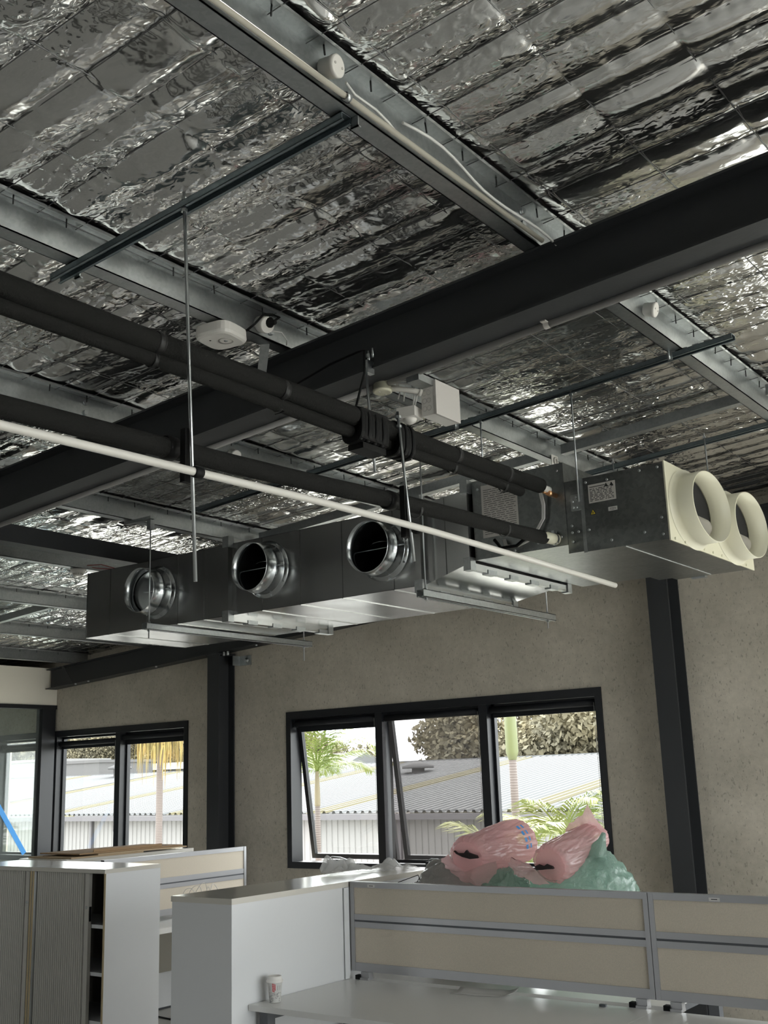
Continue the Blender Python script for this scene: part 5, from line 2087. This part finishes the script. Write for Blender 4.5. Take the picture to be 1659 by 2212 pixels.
# hill with a rolling crest
nx, ny = 60, 20
gx = np.linspace(-190, 60, nx)
gy = np.linspace(62, 160, ny)
X, Y = np.meshgrid(gx, gy, indexing='ij')
qh = np.clip((-X / Y - .84) / .16, 0, 1)
hf = .22 + .78 * qh * qh * (3 - 2 * qh)
Z = GZ + np.clip((Y - 62) / 60, 0, 1) ** .8 * (20 + 4.0 * vnoise(X / 40 + 7, Y / 40, 91)) * hf + 1.2 * vnoise(X / 9, Y / 9, 92)
V = np.stack([X, Y, Z], -1).reshape(-1, 3)
i = np.arange(nx - 1)[:, None] * ny + np.arange(ny - 1)[None, :]
Fq = np.stack([i, i + ny, i + ny + 1, i + 1], -1).reshape(-1, 4)
struct(rawmesh('hill', V, Fq, 'hill', None, True), 'wooded hill behind the houses')

shed = thing('factory_shed', 'long low shed with white ribbed roof and grey ribbed wall outside the windows', 'building', (-26, 30, GZ))
SX0, SX1, SY0, SY1 = -64.0, 4.0, 24.0, 35.5
ZE, SL = .78, .121


def corrug(name, x0, x1, f, per, prof, m):
    """ribbed sheet: prof = [(fraction of the period, rise)], f(x, rise, end) -> point"""
    V, F = [], []
    n = int(round((x1 - x0) / per))
    cols = 0
    for k in range(n + 1):
        for u, h in prof:
            x = x0 + (k + u) * per
            if x > x1 + 1e-6: break
            V += [f(x, h, 0), f(x, h, 1)]
            cols += 1
    for c in range(cols - 1):
        F.append((2 * c, 2 * c + 2, 2 * c + 3, 2 * c + 1))
    return rawmesh(name, V, F, m, shed)


RP = [(0, 0), (.50, 0), (.62, .06), (.88, .06)]
roof_f = lambda x, h, e: (x, SY0 - .25 + (SY1 - SY0 + .25) * e, ZE + SL * ((SY1 - SY0 + .25) * e) + h)
strips = [-51.5, -44.9, -38.4, -32.2, -26.0, -20.35, -14.0, -8.0]
xs0 = SX0
for sx in strips:
    corrug('roof_sheet', xs0, sx - .42, roof_f, .25, RP, 'roof_white')
    corrug('skylight_sheet', sx - .42, sx + .42, roof_f, .25, RP, 'skylight')
    xs0 = sx + .42
corrug('roof_sheet', xs0, SX1, roof_f, .25, RP, 'roof_white')
boxo('back_wall', (SX0, SY1, ZE + SL * 11.3 - 1.4), (SX1, SY1 + .1, ZE + SL * 11.75 + .02), 'roof_white', shed)
boxo('ridge_cap', (SX0, SY1 - .25, ZE + SL * 11.75 - .02), (SX1, SY1 + .25, ZE + SL * 11.75 + .06), 'roof_white', shed)
boxo('gutter', (SX0, SY0 - .40, ZE - .17), (SX1, SY0 - .24, ZE - .02), 'fascia', shed)
corrug('wall_sheet', SX0, SX1, lambda x, h, e: (x, SY0 - h, GZ + (ZE - .1 - GZ) * e), .2, [(0, 0), (.70, 0), (.78, .03), (.92, .03)], 'shed_wall')
for dx in (-39.5, -30.2, -17.7, -12.9, -22.6):
    boxo('downpipe', (dx, SY0 - .12, GZ), (dx + .09, SY0 - .03, ZE - .17), 'fascia', shed)
b = BM()
lathe(b, (-22.6, 31.8, ZE + SL * 7.8), (0, 0, 1), [(0, .22), (.22, .22), (.22, .55), (.30, .55), (.45, .05)], 14, cap1=True)
obj('roof_ventilator', b, 'house_white', shed)
b = BM()
lathe(b, (-41.2, 34.2, ZE + SL * 10.2), (0, 0, 1), [(0, .28), (.42, .28), (.42, .55), (.50, .55), (.68, .05)], 14, cap1=True)
obj('roof_ventilator', b, 'house_white', shed)


# palms -----------------------------------------------------------------
def frond(b, root, az, elev, L, droop, nl, ll, r, hang=0.0):
    """rachis curve with two rows of leaflets"""
    d = Vector((math.cos(az) * math.cos(elev), math.sin(az) * math.cos(elev), math.sin(elev)))
    p = Vector(root)
    pts = [p.copy()]
    step = L / nl
    e = elev
    for k in range(nl):
        e -= droop / nl * (0.4 + 1.2 * k / nl)
        e = max(e, -1.5)
        d = Vector((math.cos(az) * math.cos(e), math.sin(az) * math.cos(e), math.sin(e)))
        p = p + d * step
        pts.append(p.copy())
    side = Vector((-math.sin(az), math.cos(az), 0))
    for k in range(0, nl):
        q = pts[k]
        w = .018 * (1 - .8 * k / nl) + .003
        v = [b.verts.new(q - side * w), b.verts.new(q + side * w), b.verts.new(pts[k + 1] + side * w * .9), b.verts.new(pts[k + 1] - side * w * .9)]
        b.faces.new(v)
    for k in range(2, nl + 1):
        t_ = k / nl
        l_ = ll * (math.sin(math.pi * min(1, .18 + .82 * t_)) ** .6 + .12)
        dirv = (pts[min(k + 1, nl)] - pts[k - 1]).normalized()
        for s in (-1, 1):
            ld = (side * s * (.9 - .35 * t_) + dirv * (.55 + .4 * t_) + Vector((0, 0, .15 - hang + r.uniform(-.12, .1)))).normalized()
            q = pts[k]
            tip = q + ld * l_ * r.uniform(.85, 1.08) + Vector((0, 0, -.10 * l_ - hang * l_ * .5))
            mid = q + ld * l_ * .5
            wv = dirv.cross(ld).cross(ld).normalized() * .011
            v = [b.verts.new(q), b.verts.new(mid + wv), b.verts.new(tip), b.verts.new(mid - wv)]
            b.faces.new(v)


def palm(label, x, y, ztop, r0, r1, fronds, shaft, seed, dead=0, lean=(0, 0), nl=34):
    r = random.Random(seed)
    t = thing('palm_tree', label, 'palm tree', (x, y, GZ), 'palms outside the windows')
    b = BM()
    tube(b, [(x + lean[0] * k / 10, y + lean[1] * k / 10, GZ + (ztop - shaft[0] - GZ) * k / 10) for k in range(11)], [r0 + (r1 - r0) * k / 10 for k in range(11)], 14)
    obj('trunk', b, 'trunk_palm', t)
    xt, yt = x + lean[0], y + lean[1]
    if shaft[0]:
        b = BM()
        tube(b, [(xt, yt, ztop - shaft[0]), (xt, yt, ztop - shaft[0] * .93), (xt, yt, ztop - shaft[0] * .5), (xt, yt, ztop)], [r1 * 1.02, r1 * shaft[2], r1 * shaft[2] * .92, r1 * .7], 14)
        obj('crownshaft', b, shaft[1], t)
    n = fronds[0]
    for k in range(n):
        b = BM()
        az = 2 * math.pi * k / n + r.uniform(-.25, .25)
        frond(b, (xt, yt, ztop - .02), az, r.uniform(*fronds[2]), fronds[1] * r.uniform(.85, 1.1), r.uniform(*fronds[3]), nl, fronds[4], r, .25)
        obj('frond', b, 'leaf_palm', t, False)
    for k in range(dead):
        # arching dry stalk with a fringe of hanging strands
        b = BM()
        az = 2 * math.pi * k / dead + r.uniform(-.2, .2)
        rad = r.uniform(.45, .85)
        z0 = ztop - r.uniform(.05, .35)
        arc = []
        for q in range(15):
            u = q / 14
            arc.append(Vector((xt + math.cos(az) * rad * u, yt + math.sin(az) * rad * u, z0 + .28 * math.sin(u * 2.6) - .55 * u * u)))
        tube(b, arc, [.016 - .011 * q / 14 for q in range(15)], 5)
        for q in range(3, 15):
            for _ in range(2):
                p = arc[q] + Vector((r.uniform(-.05, .05), r.uniform(-.05, .05), 0))
                L_ = r.uniform(.35, .95)
                w = Vector((math.sin(az), -math.cos(az), 0)) * r.uniform(.006, .012)
                sw = Vector((r.uniform(-.06, .06), r.uniform(-.06, .06), 0))
                m1 = p + sw + Vector((0, 0, -L_ * .5))
                e = p + sw * 1.3 + Vector((0, 0, -L_))
                b.faces.new([b.verts.new(v) for v in (p - w, p + w, m1 + w, m1 - w)])
                b.faces.new([b.verts.new(v) for v in (m1 - w, m1 + w, e + w * .2, e - w * .2)])
        obj('dry_frond', b, 'leaf_dead', t, False)
    return t


palm('palm with drooping yellow dry fronds outside the left window', -19.12, 17.0, 3.25, .085, .07, (6, 1.7, (.7, 1.2), (1.2, 2.0), .5), (0, None, 1), 3, dead=26)
palm('green feathery palm outside the left pane of the large window', -11.97, 14.0, 1.82, .075, .042, (13, 1.35, (.15, 1.35), (.9, 1.9), .42), (.55, 'crownshaft_tan', 1.15), 5, lean=(.0, 0), nl=38)
palm('palm with a bright green crownshaft outside the right pane', -7.69, 13.0, 3.40, .065, .052, (9, 1.9, (.5, 1.2), (.8, 1.7), .55), (1.54, 'crownshaft', 1.65), 8)
palm('young palm with upright green fronds just behind the pink bags', -5.93, 11.0, 1.02, .06, .04, (8, .95, (.35, 1.45), (.5, 1.4), .40), (.3, 'crownshaft', 1.3), 13, nl=36)
palm('low palm whose fronds reach the lower corner of the right pane', -5.58, 9.2, .87, .06, .045, (8, .70, (.2, 1.2), (.8, 1.7), .36), (.3, 'crownshaft', 1.3), 17)


# trees -----------------------------------------------------------------
def leaf_cloud(seed, n, blobs, leaf):
    r = np.random.default_rng(seed)
    V, F = [], []
    per = n // len(blobs)
    for (c, s) in blobs:
        d = r.normal(size=(per, 3))
        d /= np.linalg.norm(d, axis=1)[:, None]
        rad = r.random(per) ** .35
        P = np.array(c) + d * rad[:, None] * np.array(s)
        u = r.normal(size=(per, 3))
        u /= np.linalg.norm(u, axis=1)[:, None]
        w = np.cross(u, r.normal(size=(per, 3)))
        w /= np.linalg.norm(w, axis=1)[:, None]
        L_ = leaf * (.6 + .8 * r.random(per))[:, None]
        k0 = len(V)
        Q = np.stack([P - u * L_, P + w * L_ * .6, P + u * L_, P - w * L_ * .6], 1).reshape(-1, 3)
        V += Q.tolist()
        F += [(k0 + 4 * j, k0 + 4 * j + 1, k0 + 4 * j + 2, k0 + 4 * j + 3) for j in range(per)]
    return V, F


def tree_proto(seed, m, h, w, n=21000, leaf=.125):
    r = random.Random(seed)
    blobs = []
    for k in range(14):
        a = r.uniform(0, 6.28)
        q = r.uniform(0, .55) * w
        blobs.append(((math.cos(a) * q, math.sin(a) * q, h * r.uniform(.40, .9)), (w * r.uniform(.3, .5), w * r.uniform(.3, .5), h * r.uniform(.12, .2))))
    t = thing('broad_tree', 'tree', 'tree', (0, 0, 0), 'trees behind the shed')
    V, F = leaf_cloud(seed, n, blobs, leaf)
    rawmesh('crown', V, F, m, t)
    b = BM()
    tube(b, [(0, 0, 0), (.1, 0, h * .3), (.05, .1, h * .6)], [.22, .16, .09], 8)
    tr_ = obj('trunk', b, 'bark', t)
    for (c, s) in blobs[:5]:
        bb = BM()
        tube(bb, [(.08, 0, h * .32), (c[0] * .5, c[1] * .5, (h * .35 + c[2]) / 2), c], [.10, .06, .025], 6)
        obj('branch', bb, 'bark', t)
    return t


def put_tree(proto, x, y, z, label, s=1.0, rz=0.0, first=[]):
    if proto.name not in first:
        first.append(proto.name)
        o = proto
        o.location = (x, y, z)
        o['label'] = label
    else:
        o = dup(proto, (x, y, z), label)
    o.scale = (s, s, s)
    o.rotation_euler = (0, 0, rz)
    return o


tA = tree_proto(101, 'leaf_tree', 8.0, 4.2)
tB = tree_proto(102, 'leaf_tree', 7.5, 3.6)
tC = tree_proto(103, 'leaf_bright', 7.5, 3.6)
spots = [
    (tA, -22.2, 46, 1.12, 'dark bushy tree right beside the tall crownshaft palm, above the shed ridge'),
    (tC, -17.4, 45, 1.15, 'yellow-green bushy tree at the upper right corner of the right pane'),
    (tB, -25.6, 47, 1.18, 'olive bushy tree at the upper left of the right pane'),
    (tA, -19.6, 49, 1.22, 'brown-green tree behind the pale bare tree'),
    (tA, -29.2, 46, 1.05, 'dark spreading tree on the right seen through the lowered blind'),
    (tB, -37.0, 46, .92, 'dark rounded tree on the left seen through the lowered blind'),
    (tB, -32.6, 48, .62, 'low bush between the two dark trees behind the lowered blind'),
    (tC, -41.0, 50, .88, 'green tree at the right above the feathery palm'),
    (tA, -46.0, 52, 1.0, 'grey-green tree at the left above the feathery palm'),
    (tC, -65.2, 49.5, .50, 'small yellow-leaved tree in front of the white house'),
    (tA, -72.5, 68, .9, 'dark tree on the hill right behind the drooping yellow palm'),
    (tB, -77.0, 69, .95, 'olive tree on the hill just left of the drooping yellow palm'),
    (tA, -81.5, 70, .95, 'brown-green tree on the hill over the white units'),
    (tB, -86.0, 69, 1.0, 'brown-green tree on the hill over the right end of the white house'),
    (tA, -90.5, 70, 1.0, 'brown-green tree on the hill over the left end of the white house'),
    (tB, -95.5, 70, 1.0, 'dark tree on the hill next to the partition post'),
    (tA, -101.0, 70, 1.0, 'tree on the hill at the right of the glass partition pane'),
    (tB, -107.0, 71, 1.0, 'tree on the hill at the left of the glass partition pane'),
    (tA, -13.0, 46, 1.1, 'bushy tree behind the right column, above the shed'),
]
for k, (p, x, y, s, lab) in enumerate(spots):
    zt_ = GZ if y < 62 else GZ + ((y - 62) / 60) ** .8 * 20 * (.22 + .78 * min(1, max(0, (-x / y - .84) / .16)))
    put_tree(p, x, y, zt_, lab, s, k * 1.1)

# bare pale tree in the right pane
t = thing('bare_tree', 'pale bare branching tree in front of the bushes in the right pane', 'tree', (-18.9, 42.0, GZ))
rr_ = random.Random(5)
b = BM()
tube(b, [(-18.9, 42, GZ), (-18.9, 42, .5), (-18.95, 42, 1.9)], [.16, .12, .09], 8)
obj('trunk', b, 'bark_pale', t)
for k in range(9):
    b = BM()
    a = -1.25 + 2.5 * k / 8
    L_ = rr_.uniform(1.9, 2.6)
    p0 = Vector((-18.93, 42, 1.7 + .12 * (k % 3)))
    d = Vector((math.sin(a) * .8, rr_.uniform(-.4, .4), math.cos(a))).normalized()
    p1 = p0 + d * L_ * .5
    p2 = p1 + (d + Vector((0, 0, .35))).normalized() * L_ * .5
    tube(b, [p0, p1, p2], [.06, .035, .014], 6)
    for q in range(5):
        s0 = p0.lerp(p1, .5) if q < 2 else p1.lerp(p2, .2 * q - .3)
        d2 = (d + Vector((rr_.uniform(-.8, .8), rr_.uniform(-.4, .4), rr_.uniform(-.1, .6)))).normalized()
        tube(b, [s0, s0 + d2 * .45, s0 + d2 * .45 + (d2 + Vector((0, 0, .4))).normalized() * .4], [.018, .011, .005], 5)
    obj('branch', b, 'bark_pale', t)


def house(name, label, x0, x1, y0, y1, z0, z1, wins, m='house_white', flat=False):
    t = thing(name, label, 'building', ((x0 + x1) / 2, (y0 + y1) / 2, z0))
    boxo('walls', (x0, y0, z0), (x1, y1, z1), m, t)
    if flat:
        boxo('parapet', (x0 - .1, y0 - .1, z1), (x1 + .1, y1 + .1, z1 + .2), m, t)
    else:
        b = BM()
        ym = (y0 + y1) / 2
        prism(b, [(y0 - .4, z1), (y1 + .4, z1), (ym, z1 + .55)], 'x', x0 - .4, x1 + .4)
        obj('roof', b, 'roof_white', t)
    for (xa, xb, za, zb) in wins:
        w = boxo('window', (xa, y0 - .05, za), (xb, y0 + .02, zb), 'house_window', t)
        boxo('glazing_bar', ((xa + xb) / 2 - .03, y0 - .07, za), ((xa + xb) / 2 + .03, y0 - .05, zb), m, w)
    return t


house('white_house', 'white flat-roofed house with a dark window in the middle of the left window', -69.4, -64.9, 52, 57, GZ, 3.35, [(-66.6, -65.3, 1.55, 2.35)], flat=True)
house('white_house', 'row of white units with dark windows right of the white house', -69.6, -59.5, 57.6, 62, GZ, 2.75, [(-69.0, -68.3, 1.8, 2.7), (-68.0, -67.4, 1.8, 2.7), (-66.6, -65.4, 1.8, 2.8), (-62.4, -61.6, 1.8, 2.7)])
house('pale_block', 'pale concrete block building seen through the glass partition', -88.0, -73.6, 54, 60, GZ, 3.7, [(-75.6, -74.6, 1.5, 2.2)], 'shed_wall', flat=True)
house('white_house', 'pair of low white roofs above the feathery palm', -41.0, -31.5, 38.6, 41.0, GZ, 2.25, [])


# ------------------------------------------------------------------ separate small pieces into parts of their own
def explode(o, name):
    me = o.data
    n = len(me.vertices)
    par = list(range(n))
    def find(a):
        while par[a] != a:
            par[a] = par[par[a]]
            a = par[a]
        return a
    for e in me.edges:
        a, c = find(e.vertices[0]), find(e.vertices[1])
        if a != c:
            par[a] = c
    isl = {}
    for v in range(n):
        isl.setdefault(find(v), []).append(v)
    if len(isl) < 2:
        return
    faces = {}
    for f in me.polygons:
        faces.setdefault(find(f.vertices[0]), []).append(f)
    for k, vs in isl.items():
        idx = {v: q for q, v in enumerate(vs)}
        m2 = bpy.data.meshes.new(name)
        m2.from_pydata([tuple(me.vertices[v].co) for v in vs], [], [tuple(idx[v] for v in f.vertices) for f in faces.get(k, [])])
        m2.polygons.foreach_set('use_smooth', [f.use_smooth for f in faces.get(k, [])])
        m2.materials.append(me.materials[0])
        q = bpy.data.objects.new(name, m2)
        COL.objects.link(q)
        q.parent = o.parent
        q.location = o.location
    bpy.data.objects.remove(o, do_unlink=True)


for pre, nm in (('flange_cleats', 'corner_cleat'), ('purlin_clip', 'purlin_clip'), ('nut', 'nut'), ('cleat_bolts', 'bolt'), ('bolts', 'bolt'), ('bracket_bolts', 'bolt'), ('bracket', 'bracket'),
                ('screws', 'screw'), ('cable_tie', 'cable_tie'), ('plate_screws', 'screw'), ('saddle', 'saddle'), ('plate_marks', 'plate_mark'), ('knockouts', 'knockout')):
    for o in [o for o in bpy.data.objects if o.type == 'MESH' and o.parent and o.name.split('.')[0] == pre]:
        explode(o, nm)
for o in bpy.data.objects:
    if o.type == 'MESH' and o.parent and o.name.split('.')[0] in ('slot_edges', 'print', 'screw_tips', 'cables', 'red_wires', 'vents', 'red_lettering', 'wire_mesh', 'print_frame'):
        o['kind'] = 'stuff'
